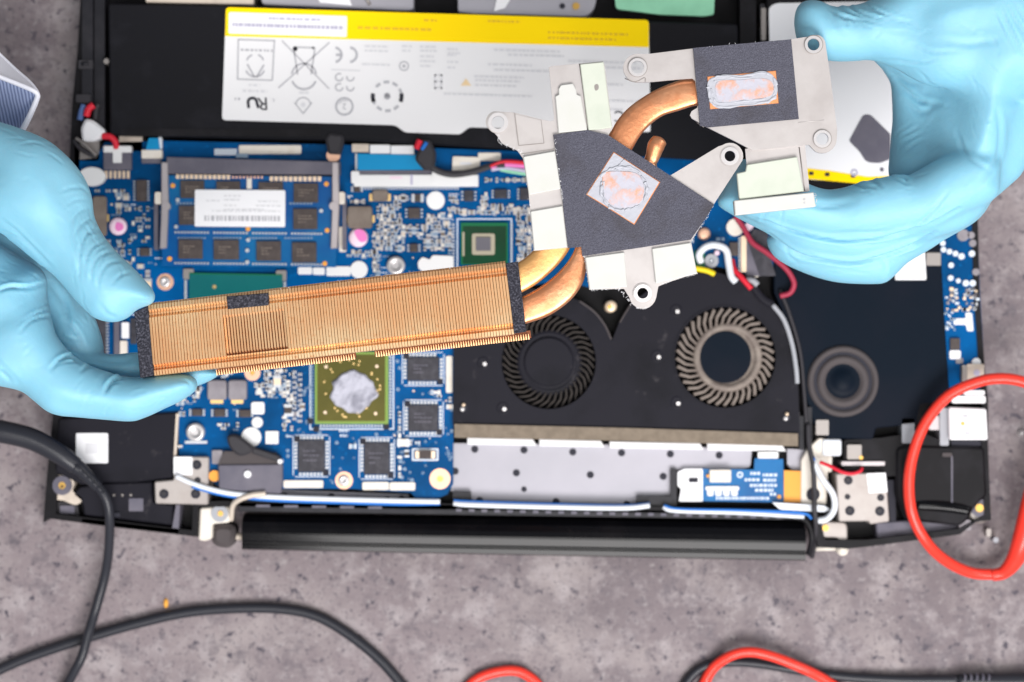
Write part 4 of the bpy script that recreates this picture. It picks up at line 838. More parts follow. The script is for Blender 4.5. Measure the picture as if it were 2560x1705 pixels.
# flat cable along the rear and thick wires
one('display_cable', lambda b: (b.tpx([(440, 1190, .0190), (480, 1208, .0190), (540, 1226, .0186), (600, 1236, .0180), (700, 1243, .0165), (850, 1248, .0160), (1000, 1252, .0160), (1100, 1254, .0160)], 6.5, 'wire_white'),
    b.tpx([(480, 1216, .0182), (540, 1233, .0180), (600, 1243, .0172), (700, 1251, .0158), (850, 1256, .0152), (1000, 1260, .0150), (1100, 1259, .0150)], 4.5, 'film_blue')))
one('display_cable', lambda b: (b.tpx([(1134, 1258, .0150), (1180, 1262, .0160), (1400, 1268, .0160), (1560, 1270, .0160), (1624, 1264, .0155)], 6.5, 'wire_white'), b.tpx([(1134, 1251, .0150), (1180, 1254, .0155), (1400, 1261, .0155), (1560, 1264, .0155), (1624, 1259, .0150)], 3.5, 'film_blue')))
one('display_cable', lambda b: (b.tpx([(1658, 1268, .0150), (1690, 1277, .0160), (1850, 1282, .0160), (2010, 1292, .0160)], 5.5, 'wire_white'), b.tpx([(1660, 1264, .0152), (1700, 1273, .0162), (1850, 1276, .0162), (2000, 1282, .0162), (2030, 1296, .0160)], 4, 'film_blue')))
one('flat_cable', lambda b: b.prism(rnd([(1930, 1256), (2060, 1264), (2078, 1275), (2060, 1280), (1950, 1274)], 4), .0145, .0165, 'wire_white'))
one('display_cable', lambda b: (b.tpx([(2030, 1145, .0170), (2036, 1160, .0185), (2058, 1200, .0195), (2082, 1235, .0195), (2086, 1270, .0190), (2070, 1295, .0180), (2045, 1302, .0165)], 8, 'wire_white'), b.tpx([(2030, 1142, .0185), (2034, 1152, .0190)], 6, 'film_blue')))
one('red_wire', lambda b: b.tpx([(2050, 1155, .0180), (2075, 1165, .0190), (2105, 1180, .0200), (2130, 1184, .0200), (2150, 1178, .0195), (2155, 1170, .0185)], 4.5, 'wire_red'))
one('black_wire', lambda b: b.tpx([(2020, 1060, .018), (2022, 1110, .0185), (2032, 1160, .0190), (2036, 1230, .0185), (2036, 1270, .0190), (2040, 1320, .0160), (2036, 1360, .0110), (2030, 1392, .006)], 6.5, 'wire_black'))
one('adhesive_strip', lambda b: b.tpx([(664, 1234, .0192), (630, 1238, .0190), (600, 1248, .0185), (582, 1264, .0160), (578, 1300, .0120)], [7, 8, 7, 7, 6], 'beige_metal'))
# ------------------------------------------------------------------ cables and bits lying on the table
b = MB()
b.tpx([(-160, 1030, .030), (-60, 1068, .030), (0, 1078, .030), (80, 1098, .029), (150, 1136, .028), (190, 1165, .0265)], [30, 30, 29, 28, 25, 22], 'cable_black', 16, 8)
c = b.build('power_cable', None, 'thick black cable ending in a ribbed strain relief over the left corner', 'cable')
def f(q):
    pts = [(190, 1165, .0265), (200, 1172, .0262), (210, 1182, .0260), (222, 1194, .0256), (234, 1206, .0252), (246, 1218, .0248)]
    q.tpx(pts, [20, 19, 17, 16, 15, 14], 'cable_black', 12, 6)
    for i in range(5):
        t = i/4; x = 196+t*50; y = 1170+t*50; z = .0263-t*.0015; d = Vector((.7, .7))
        r = 24-7*t; n = (-.72, .72)
        pa = [(x+math.cos(a)*r*n[0], y-math.cos(a)*r*.72, z+math.sin(a)*r*s_at(z)) for a in [k*2*math.pi/16 for k in range(17)]]
        q.tube([P(*p) for p in pa], 4.2*s_at(z), 'cable_black', 6)
one('strain_relief', f, c)
one('thin_cable', lambda q: q.tpx([(240, 1212, .0250), (252, 1225, .0246), (268, 1255, .0235), (274, 1300, .0210), (272, 1370, .0150), (262, 1440, .0090), (240, 1520, .0065), (222, 1580, .0078), (205, 1640, .0085), (185, 1680, .0070), (150, 1740, .0030), (100, 1800, .0030)], 12, 'cable_black', 14, 8), c)
b = MB(); b.tpx([(-120, 1760, .0020), (-40, 1700, .0020), (0, 1674, .0020), (80, 1640, .0020), (200, 1600, .0020), (330, 1562, .0020), (460, 1532, .0020), (580, 1521, .0020), (700, 1522, .0020), (790, 1540, .0020), (870, 1585, .0020), (950, 1650, .0020), (1020, 1730, .0020)], 13, 'cable_black', 14, 8)
b.build('test_cable', None, 'thin black cable curving along the bottom under the power cable', 'cable')
b = MB(); b.tpx([(2640, 990, .026), (2560, 955, .026), (2500, 946, .026), (2440, 956, .0258), (2370, 990, .0252), (2315, 1055, .0245), (2284, 1130, .0235), (2272, 1210, .0225), (2282, 1290, .0210), (2320, 1360, .0180), (2370, 1405, .0120), (2430, 1432, .0080), (2490, 1436, .0070)], 14, 'cable_red', 16, 8)
c = b.build('test_lead', None, 'red test lead looping over the right corner of the laptop', 'cable')
one('lead_sleeve', lambda q: q.tpx([(2480, 1438, .0075), (2510, 1430, .0085), (2536, 1400, .0110), (2556, 1350, .0140), (2585, 1240, .0160), (2620, 1120, .0180)], [15, 17, 22, 26, 28, 28], 'cable_red', 16, 8), c)
b = MB(); b.tpx([(1150, 1740, .0020), (1185, 1703, .0020), (1225, 1684, .0020), (1275, 1676, .0020), (1310, 1684, .0020), (1345, 1712, .0020), (1370, 1760, .0020)], 13, 'cable_red', 14, 8)
b.build('test_lead', None, 'red test lead showing only a short arc at the bottom edge', 'cable')
b = MB(); b.tpx([(1745, 1760, .0020), (1760, 1710, .0020), (1785, 1668, .0040), (1830, 1638, .0062), (1880, 1630, .0070), (1940, 1644, .0070), (2000, 1668, .0065), (2050, 1692, .0045), (2110, 1730, .0020)], [15, 14, 13, 13, 13, 13, 13, 13, 13], 'cable_red', 14, 8)
b.build('test_lead', None, 'red test lead crossing over a black one at the bottom right', 'cable')
b = MB(); b.tpx([(1700, 1740, .0020), (1725, 1695, .0020), (1765, 1665, .0022), (1830, 1656, .0022), (1900, 1660, .0020), (2000, 1677, .0020), (2120, 1693, .0022), (2260, 1700, .0030), (2400, 1700, .0035)], [13, 12, 11, 11, 11, 11, 12, 13, 14], 'cable_black', 14, 8)
c = b.build('test_lead', None, 'black test lead running under the red one into a ribbed sleeve', 'cable')
def f(q):
    q.tpx([(2395, 1701, .0040), (2450, 1702, .0045), (2560, 1702, .0048), (2640, 1700, .0048)], [17, 19, 20, 20], 'cable_black', 14, 6)
    for i in range(5):
        x = 2410+i*15; q.tpx([(x, 1684, .0060), (x+3, 1690, .0073), (x+2, 1702, .0078)], 3, 'slot_grey', 6, 4)
one('lead_sleeve', f, c)
b = MB(); b.lathe(415, 1508, [(9, 0.0002), (8, .0008), (4, .0013), (1, .0014)], 'crumb', 14); o = b.build('crumb', None, 'tiny orange crumb lying on the table below the laptop', 'crumb'); o.scale = (.7, 1.4, 1)
b = MB(); b.lathe(2550, 1082, [(9, 0.0002), (8, .0020), (4, .0032), (1, .0034)], 'steel_rim', 14); b.build('loose_screw', None, 'small shiny screw at the right edge of the table', 'screw')
# ------------------------------------------------------------------ heat sink held in the hands
ZT = 0.1200
HS = empty('heat_sink', P(1400, 600, 0.114), 'copper laptop heat sink with fin block, two pasted contact plates and curved heat pipes', 'heat sink')
def hs(name, fn, label=None, kind=None, parent=HS, bw=0): return one(name, fn, parent, label, kind, bw)
TL, TR, BR, BL = P(369, 764, ZT), P(1264, 658, ZT), P(1286, 834, ZT), P(383, 938, ZT)
def Q(u, v, z=ZT):
    a = TL*(1-u)+TR*u; c = BL*(1-u)+BR*u; r = a*(1-v)+c*v; r.z = z; return r
NF = 122
RF = random.Random(4)
def f(b):
    prof0 = [(-.035, .1130), (-.035, .1184), (-.005, .1194), (.055, .1199), (.085, .1187), (.12, .1192), (.145, .1187), (.175, .1200), (.845, .1200), (.865, .1184), (.895, .1191), (.915, .1184), (.935, .1196), (1.0, .1188), (1.012, .1175), (1.012, .1130)]
    for i in range(NF):
        u = (i+.5)/NF; hw = .41/NF; j = RF.uniform(-.02, .02)/NF; dz = RF.uniform(-.00004, .00004)
        x = 369+u*895
        cut = 553 < x < 703; gap = .13 if cut else .0
        prof = list(prof0)
        if cut: prof = prof0[:8]+[(.27, .1200), (.30, .1193), (.80, .1188), (.835, .1170), (.845, .1187)]+prof0[9:]
        pinch = .80 if cut else 1.0
        vs = []
        for sg in (-1, 1):
            for v, z in prof:
                k = pinch if .3 <= v <= .84 else 1.0
                if v == .835: k = .3
                lean = (.00012 if sg > 0 else -.00010) if z > .1185 else 0
                vs.append(Q(u+sg*hw*k+j, v, z+dz+lean))
        n = len(prof); fs = [tuple(range(n)), tuple(reversed(range(n, 2*n)))]
        for k in range(n): k2 = (k+1) % n; fs.append((k, n+k, n+k2, k2))
        b.add(vs, [tuple(reversed(q)) for q in fs], 'copper_fin')
    # floor sheet coloured dark to paint shade into the gaps between fins
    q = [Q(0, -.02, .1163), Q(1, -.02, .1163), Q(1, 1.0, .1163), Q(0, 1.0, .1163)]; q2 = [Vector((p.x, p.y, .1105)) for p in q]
    b.add(q+q2, [(3, 2, 1, 0), (4, 5, 6, 7), (0, 1, 5, 4), (1, 2, 6, 5), (2, 3, 7, 6), (3, 0, 4, 7)], 'copper_gap_shade')
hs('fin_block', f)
def f(b):   # lower row of fins showing below the block
    for i in range(126):
        u = .168+i*(1.045-.168)/126; x = 369+u*895
        if 868 < x < 912: continue
        w = .0022
        q = [Q(u-w*.22, 1.025, .1150), Q(u+w*.22, 1.025, .1150), Q(u+w*.98, 1.105, .1140), Q(u-w*.98, 1.105, .1140)]
        q2 = [Vector((p.x, p.y, .1110)) for p in q]
        b.add(q+q2, [(3, 2, 1, 0), (4, 5, 6, 7), (0, 1, 5, 4), (1, 2, 6, 5), (2, 3, 7, 6), (3, 0, 4, 7)], 'copper_fin')
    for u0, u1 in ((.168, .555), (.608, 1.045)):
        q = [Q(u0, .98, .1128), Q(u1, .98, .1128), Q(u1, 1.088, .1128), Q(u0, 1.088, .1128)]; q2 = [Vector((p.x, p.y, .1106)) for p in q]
        b.add(q+q2, [(3, 2, 1, 0), (4, 5, 6, 7), (0, 1, 5, 4), (1, 2, 6, 5), (2, 3, 7, 6), (3, 0, 4, 7)], 'copper_gap_shade')  # dark backing paints the shade between the lower teeth
    # thin folded lip line between the two rows
    for i in range(40): pass
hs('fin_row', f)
hs('foam_strip', lambda b: b.prism(rnd([(335, 780), (369, 764), (384, 938), (350, 945)], 2), .1110, .1206, 'foam_strip', bev=.0002), 'narrow black foam strip at the held end')
hs('foam_strip', lambda b: (b.prism(rnd([(1264, 658), (1295, 654), (1316, 829), (1285, 834)], 2), .1110, .1206, 'foam_strip', bev=.0002), b.ring(1288, 800, 3.5, 6, .1206, .1208, 'print_black', 18)), 'narrow black foam strip beside the pipes')
hs('foam_patch', lambda b: b.prism(rnd([(566, 741), (671, 732), (671, 763), (569, 773)], 2), .1195, .1207, 'foam_strip', bev=.0002), 'small black foam patch on the upper edge of the fins')
# heat pipes : flat copper ribbons with rounded edges
def flatpipe(b, upper, lower, z0, z1, m, n=26, taper=None):
    """loft between two edge curves; rounded rim"""
    U = spl(upper, 10); Lw = spl(lower, 10)
    def res(c, n):
        c = np.array(c); d = np.r_[0, np.cumsum(np.hypot(*np.diff(c, axis=0).T))]; t = np.linspace(0, d[-1], n)
        return np.c_[np.interp(t, d, c[:, 0]), np.interp(t, d, c[:, 1])]
    U = res(U, n); Lw = res(Lw, n); K = 14; vs = []
    for i in range(n):
        for j in range(K):
            a = 2*math.pi*j/K; ca, sa = math.cos(a), math.sin(a)
            t = .5+.5*math.copysign(abs(ca)**.45, ca); zz = (z0+z1)/2+(z1-z0)/2*math.copysign(abs(sa)**.7, sa)
            zz += .00002*math.sin(i*.6+j)
            x, y = U[i]*(1-t)+Lw[i]*t; vs.append(P(x, y, zz))
    fs = []
    for i in range(n-1):
        for j in range(K):
            j2 = (j+1) % K; fs.append((i*K+j, i*K+j2, (i+1)*K+j2, (i+1)*K+j))
    fs += [tuple(reversed(range(K))), tuple((n-1)*K+j for j in range(K))]
    # orient outwards
    p = [vs[k] for k in fs[0]]; nn = (p[1]-p[0]).cross(p[2]-p[1]); cen = sum((vs[j] for j in range(K)), Vector())/K
    if nn.dot((p[0]+p[1]+p[2]+p[3])/4-cen) < 0: fs = [tuple(reversed(q)) for q in fs]
    b.add(vs, fs, m, True)
hs('heat_pipe', lambda b: flatpipe(b, [(1270, 664), (1297, 655), (1325, 634), (1352, 602), (1372, 560)], [(1280, 742), (1308, 730), (1345, 708), (1385, 673), (1416, 636), (1440, 590)], .1135, .1172, 'copper_gold'), 'upper golden heat pipe leaving the fin block')
hs('heat_pipe', lambda b: flatpipe(b, [(1280, 752), (1310, 739), (1350, 717), (1394, 682), (1428, 640), (1448, 590)], [(1290, 816), (1320, 808), (1375, 788), (1425, 752), (1455, 712), (1466, 672), (1474, 600)], .1128, .1164, 'copper'), 'lower reddish heat pipe leaving the fin block')
hs('heat_pipe', lambda b: flatpipe(b, [(1490, 380), (1522, 337), (1545, 298), (1580, 262), (1636, 226), (1697, 201), (1731, 197), (1790, 197)], [(1560, 420), (1582, 372), (1609, 329), (1651, 293), (1697, 277), (1740, 265), (1790, 262)], .1140, .1174, 'copper', 34), 'arched heat pipe joining the two plates')
hs('pipe_stub', lambda b: (b.tpx([(1618, 425, .1150), (1626, 404, .1155), (1632, 390, .1158), (1640, 365, .1160), (1650, 350, .1160), (1653, 345, .1158)], [26, 17, 18, 22, 19, 6], 'copper', 16, 6, ell=.6)), 'pinched copper pipe end')
# cpu bracket
def arcp(cx, cy, r, a0, a1, n=10): return [(cx+r*math.cos(math.radians(a0+(a1-a0)*i/n)), cy+r*math.sin(math.radians(a0+(a1-a0)*i/n))) for i in range(n+1)]
brk = [(1284, 281), (1352, 298), (1376, 303), (1385, 300), (1385, 292), (1372, 168), (1380, 165), (1446, 159), (1508, 153), (1512, 162), (1521, 237), (1531, 320), (1521, 338), (1584, 379), (1674, 440)]
brk += [(1796, 366)]+arcp(1825, 390, 33, -125, 20, 9)+[(1785, 510), (1728, 604), (1743, 684), (1712, 692), (1664, 708), (1646, 716)]+arcp(1607, 738, 34, 10, 170, 9)+[(1560, 722), (1473, 724), (1462, 645), (1456, 640), (1453, 617), (1418, 619), (1334, 627), (1329, 560), (1320, 470), (1307, 395), (1293, 376), (1254, 358), (1237, 330)]+arcp(1240, 304, 26, 150, 285, 8)
hc = [(1245, 306, 16), (1825, 390, 13.5), (1607, 733, 13.5)]
hs('processor_bracket', lambda b: b.prism(brk, .1178, .1190, 'steel', holes=[circ(x, y, r, 28) for x, y, r in hc]), bw=.0003)
for x, y, r in hc: hs('mounting_ring', lambda b: (b.ring(x, y, r, r+9, .1190, .1197, 'steel_rim', 36), b.ring(x, y, r+9, r+12, .1190, .1193, 'steel', 36)))
hs('bracket_tab', lambda b: (b.prism([(1288, 286), (1354, 301), (1360, 357), (1296, 363)], .1190, .1192, 'steel'), b.prism([(1296, 363), (1360, 357), (1360, 359), (1296, 365)], .1191, .1193, 'steel_dark'), b.prism([(1286, 283), (1288, 283), (1298, 364), (1296, 364)], .1191, .11935, 'steel_dark'), b.prism([(1352, 300), (1353.5, 300), (1361, 358), (1359, 358)], .1191, .1193, 'steel_dark'),
      b.prism([(1304, 384), (1388, 371), (1388, 373), (1304, 386)], .1190, .1192, 'steel_dark')))
hs('bracket_arm', lambda b: b.prism([(1674, 440), (1796, 366)]+arcp(1825, 390, 33, -125, 20, 9)+[(1785, 510)], .1190, .1192, 'steel', holes=[circ(1825, 390, 26, 28)]))
pads = [([(1308, 391), (1387, 377), (1402, 472), (1322, 487)], 'pad_white'), ([(1326, 528), (1406, 514), (1418, 617), (1335, 626)], 'pad_white'), ([(1388, 240), (1397, 236), (1396, 222), (1402, 212), (1432, 208), (1440, 222), (1442, 236), (1452, 239), (1468, 325), (1396, 332)], 'pad_white'),
        ([(1450, 160), (1509, 154), (1530, 318), (1500, 323), (1471, 325)], 'pad_green'), ([(1463, 643), (1561, 630), (1568, 717), (1474, 724)], 'pad_white'), ([(1630, 621), (1727, 606), (1743, 683), (1639, 708)], 'pad_white')]
labels = ['square white thermal pad, higher on the left column', 'square white thermal pad, lower on the left column', 'white thermal pad with a rounded nub on top', 'long greenish thermal pad with a small hole', 'white thermal pad left of the lower ear', 'white thermal pad right of the lower ear']
for (p, m), l in zip(pads, labels): hs('thermal_pad', lambda b: (b.prism(rnd(p, 3), .1190, .1201, m, bev=.00025)), l)
hs('crease_line', lambda b: b.tpx([(1449, 160, .1192), (1460, 240, .1192), (1470, 325, .1192)], 1.3, 'steel_dark', 6, 2))
hs('pad_hole', lambda b: b.prism(splc([(1486, 214), (1493, 210), (1497, 216), (1495, 224), (1488, 226)]), .1198, .12015, 'steel_dark'))
foam1 = [(1383, 337), (1425, 331), (1469, 325), (1519, 337), (1578, 375), (1636, 413), (1785, 511), (1765, 545), (1727, 599), (1600, 619), (1456, 640), (1453, 617), (1420, 620), (1406, 500), (1395, 420)]
dm = [(1534, 379), (1651, 455), (1586, 562), (1465, 486)]
hs('foam_sheet', lambda b: b.prism(foam1, .1190, .1200, 'foam_dark', holes=[dm]), 'five-sided dark foam sheet round the processor contact')
hs('contact_plate', lambda b: b.prism(dm, .1185, .1202, 'copper_flat', bev=.0002), 'tilted copper contact square')
def inset(p, k):
    cx = sum(q[0] for q in p)/len(p); cy = sum(q[1] for q in p)/len(p); return [(cx+(x-cx)*k, cy+(y-cy)*k) for x, y in p]
hs('paste_film', lambda b: b.prism(inset(dm, .965), .1202, .12035, 'paste_ridge'))
blob = [(1506, 435), (1520, 428), (1550, 427), (1585, 430), (1602, 442), (1611, 470), (1606, 500), (1590, 514), (1560, 520), (1535, 516), (1514, 498), (1506, 470)]
hs('thermal_paste', lambda b: (b.prism(splc(inset(blob, .98)), .12035, .1206, 'paste_smear', bev=.0001)), 'smeared pinkish paste')
def ridges(b, segs, z, m='paste_ridge'):
    J = random.Random(8)
    for pts, r in segs:
        q = spl(pts, 4); q = [(x+J.uniform(-1.6, 1.6), y+J.uniform(-1.6, 1.6), z+J.uniform(-.00008, .00008)) for x, y in q]
        b.tpx(q, [r*J.uniform(.5, 2.3) for _ in q], m, 8, 3, ell=.55)
hs('paste_ridge', lambda b: ridges(b, [([(1502, 440), (1520, 426), (1545, 418), (1580, 422), (1600, 432)], 2.2), ([(1545, 424), (1550, 410), (1562, 400)], 1.6), ([(1504, 455), (1503, 480), (1512, 503), (1524, 516)], 2.2), ([(1508, 452), (1510, 485), (1520, 508)], 1.4), ([(1522, 518), (1540, 524), (1560, 524)], 2.0), ([(1560, 524), (1580, 520), (1600, 512)], 1.5), ([(1612, 455), (1617, 475), (1610, 500)], 2.2), ([(1528, 421), (1540, 424), (1556, 414), (1590, 422)], 1.2), ([(1604, 440), (1612, 452)], 1.4)], .1205))
hs('foam_shade_fibres', lambda b: None) if False else None
# graphics bracket
gb = arcp(1594, 170, 36, 95, 285, 14)+[(1628, 134), (1733, 121), (1978, 98), (2010, 93), (2040, 89)]+arcp(2040, 111, 24, -80, 0, 5)+[(2070, 150), (2077, 199), (2093, 325)]+arcp(2056, 347, 36, 0, 120, 8)+[(2028, 368), (2022, 362), (2009, 363), (1882, 376), (1836, 352), (1764, 316), (1730, 296), (1725, 288), (1729, 278), (1742, 270), (1746, 262), (1738, 202), (1731, 196), (1700, 198), (1613, 206)]
hg = [(1594, 168, 16), (2034, 111, 15), (2056, 347, 15)]
hs('graphics_bracket', lambda b: b.prism(gb, .1178, .1190, 'steel', holes=[circ(x, y, r, 28) for x, y, r in hg]), bw=.0003)
for x, y, r in hg: hs('mounting_ring', lambda b: (b.ring(x, y, r, r+7, .1190, .1197, 'steel_rim', 36), b.ring(x, y, r+7, r+9, .1190, .1192, 'steel_dark', 36)))
hs('crease_line', lambda b: (b.tpx([(1742, 306, .1190), (1760, 318, .1191)], 1.2, 'steel_dark', 6, 2), b.tpx([(1995, 306, .1189), (2060, 300, .1189)], 1.3, 'steel', 6, 2), b.tpx([(1562, 196, .1190), (1588, 205, .1190), (1611, 194, .1190), (1613, 205, .1190)], 1.2, 'steel_dark', 6, 3)))
foam2 = [(1733, 120), (1978, 98), (1997, 297), (1772, 318), (1750, 314)]
cr = [(1768, 191), (1940, 176), (1947, 258), (1775, 273)]
hs('foam_sheet', lambda b: b.prism(foam2, .1190, .1200, 'foam_dark', holes=[cr]), 'rectangular dark foam sheet round the graphics contact')
hs('contact_plate', lambda b: b.prism(cr, .1185, .1202, 'copper_flat', bev=.0002), 'copper contact rectangle with bare corners')
bl2 = splc([(1776, 196), (1800, 188), (1812, 186), (1850, 187), (1875, 184), (1905, 177), (1930, 186), (1941, 206), (1944, 228), (1936, 247), (1915, 258), (1880, 263), (1840, 266), (1800, 271), (1782, 262), (1771, 240), (1768, 212)], 6)
hs('thermal_paste', lambda b: (b.prism(bl2, .1202, .12045, 'paste_ridge', bev=.0001), b.prism(splc([(1795, 204), (1850, 200), (1905, 196), (1930, 206), (1932, 232), (1910, 244), (1850, 250), (1805, 254), (1790, 236)]), .12045, .1206, 'paste_smear')), 'rounded smear of grey and copper paste')
hs('paste_ridge', lambda b: ridges(b, [([(1770, 215), (1774, 245), (1786, 262), (1810, 268), (1870, 262), (1920, 254), (1940, 238)], 2.4), ([(1779, 222), (1783, 246), (1800, 258), (1860, 254), (1915, 246)], 1.6), ([(1776, 198), (1800, 190), (1840, 192), (1870, 188), (1905, 181), (1930, 190), (1941, 212)], 2.2), ([(1785, 202), (1830, 196), (1880, 194)], 1.5), ([(1935, 200), (1938, 228), (1928, 246)], 1.6)], .1204))
# lower tongue of the graphics bracket with pads
hs('bracket_tongue', lambda b: (b.prism([(1863, 372), (2012, 358), (2024, 478), (1850, 500), (1846, 440), (1868, 430)], .1168, .1178, 'steel'), b.tpx([(1998, 368, .1179), (2012, 478, .1179)], 1.4, 'steel_dark', 6, 2)))
hs('thermal_pad', lambda b: b.prism(rnd([(1867, 411), (1993, 391), (2010, 478), (1848, 499), (1842, 433), (1864, 428)], 3), .1178, .1194, 'pad_green', bev=.0003), 'pale greenish pad on the lower tongue')
hs('thermal_pad', lambda b: (b.prism(rnd([(1835, 501), (2034, 480), (2040, 516), (1838, 538)], 3), .1165, .1203, 'pad_white', bev=.0003), b.text('B', 2011, 498, 9, .1204, 'print_grey', 90), b.text('A', 2011, 507, 9, .1204, 'print_grey', 90)), 'narrow cream bar pad at the very end')
# frayed fibres along torn foam edges
def fray(b, pts, n, ln, z, seed):
    R = random.Random(seed); c = np.array(spl(pts, 6)); 
    for _ in range(n):
        t = R.random()*(len(c)-1.01); i = int(t); x, y = c[i]+(c[i+1]-c[i])*(t-i); d = c[i+1]-c[i]; d = d/np.hypot(*d); nn = np.array([-d[1], d[0]])*R.choice([1, 1, 1, -.3])
        l = R.uniform(.4, 1)*ln; k = R.uniform(-1, 1)
        b.tpx([(x, y, z), (x+nn[0]*l*.5+d[0]*k*l*.4, y+nn[1]*l*.5+d[1]*k*l*.4, z+.0002), (x+nn[0]*l+d[0]*k*l, y+nn[1]*l+d[1]*k*l, z)], .5, 'fibre', 4, 2)
def f(b):
    fray(b, [(1311, 392), (1293, 377), (1254, 360), (1240, 335)], 34, 9, .1189, 1); fray(b, [(1336, 624), (1328, 560), (1318, 470), (1310, 395)], 20, 5, .1189, 2)
    fray(b, [(1730, 600), (1760, 555), (1786, 512)][::-1], 32, 8, .1190, 3); fray(b, [(1640, 745), (1615, 772), (1585, 768), (1560, 740), (1545, 722)], 40, 9, .1188, 4); fray(b, [(1745, 685), (1700, 697), (1655, 712)], 22, 7, .1188, 5)
    fray(b, [(1548, 721), (1500, 726), (1474, 726)], 24, 7, .1189, 6); fray(b, [(1473, 722), (1466, 680), (1461, 645)], 30, 5, .1190, 7); fray(b, [(1406, 500), (1395, 420), (1386, 345)], 40, 4, .1200, 8)
    fray(b, [(1978, 98), (1880, 106), (1760, 117)], 9, 4, .1199, 9); fray(b, [(2040, 484), (2041, 515)], 10, 8, .1195, 10); fray(b, [(1838, 538), (1836, 502)], 12, 5, .1195, 11)
    fray(b, [(1264, 657), (1000, 689), (700, 724), (400, 760)], 30, 4, .1190, 12)
hs('frayed_fibres', f, kind='stuff')
# ------------------------------------------------------------------ gloved hands (one closed surface each, from a distance field)
def poly_sd(poly, X, Y):
    """signed distance to polygon, negative inside (world xy)"""
    px = np.array(poly); n = len(px); d = np.full(X.shape, 1e9); ins = np.zeros(X.shape, bool)
    for i in range(n):
        ax, ay = px[i-1]; bx, by = px[i]; ex, ey = bx-ax, by-ay
        wx, wy = X-ax, Y-ay; t = np.clip((wx*ex+wy*ey)/(ex*ex+ey*ey+1e-18), 0, 1)
        d = np.minimum(d, (wx-ex*t)**2+(wy-ey*t)**2)
        c = ((ay <= Y) & (by > Y)) | ((by <= Y) & (ay > Y))
        with np.errstate(divide='ignore', invalid='ignore'): xi = ax+(Y-ay)*ex/np.where(ey == 0, 1e-12, ey)
        ins ^= c & (X < xi)
    d = np.sqrt(d); return np.where(ins, -d, d)
def smin(a, b, k):
    h = np.clip(.5+.5*(b-a)/k, 0, 1); return b*(1-h)+a*h-k*h*(1-h)
def surface_nets(F, org, h):
    s = F < 0; nx, ny, nz = F.shape
    off = [(i, j, k) for i in (0, 1) for j in (0, 1) for k in (0, 1)]
    cnt = sum(s[i:nx-1+i, j:ny-1+j, k:nz-1+k].astype(np.int8) for i, j, k in off)
    act = (cnt > 0) & (cnt < 8); idx = np.argwhere(act); ids = -np.ones(act.shape, np.int64); ids[act] = np.arange(len(idx))
    acc = np.zeros((len(idx), 3)); num = np.zeros(len(idx))
    for a in off:
        for ax in range(3):
            if a[ax]: continue
            bq = list(a); bq[ax] = 1
            fa = F[tuple((idx+a).T)]; fb = F[tuple((idx+bq).T)]; m = (fa < 0) != (fb < 0)
            t = np.where(m, fa/np.where(m, fa-fb, 1), 0); p = np.tile(np.array(a, float), (len(idx), 1)); p[:, ax] += t
            acc += p*m[:, None]; num += m
    V = np.array(org)+(idx+acc/num[:, None])*h; Fc = []
    for ax in range(3):
        b_, c_ = [(1, 2), (2, 0), (0, 1)][ax]
        sl0 = [slice(None)]*3; sl1 = [slice(None)]*3; sl0[ax] = slice(0, -1); sl1[ax] = slice(1, None)
        A = s[tuple(sl0)]; B = s[tuple(sl1)]; e = np.argwhere(A != B); e = e[(e[:, b_] > 0) & (e[:, c_] > 0) & (e[:, b_] < F.shape[b_]-1) & (e[:, c_] < F.shape[c_]-1)]
        o = lambda db, dc: ids[tuple((e-np.eye(3, dtype=int)[b_]*db-np.eye(3, dtype=int)[c_]*dc).T)]
        q = np.c_[o(1, 1), o(0, 1), o(0, 0), o(1, 0)]; fl = ~A[tuple(e.T)]; q[fl] = q[fl][:, ::-1]; Fc.append(q)
    return V, np.concatenate(Fc)
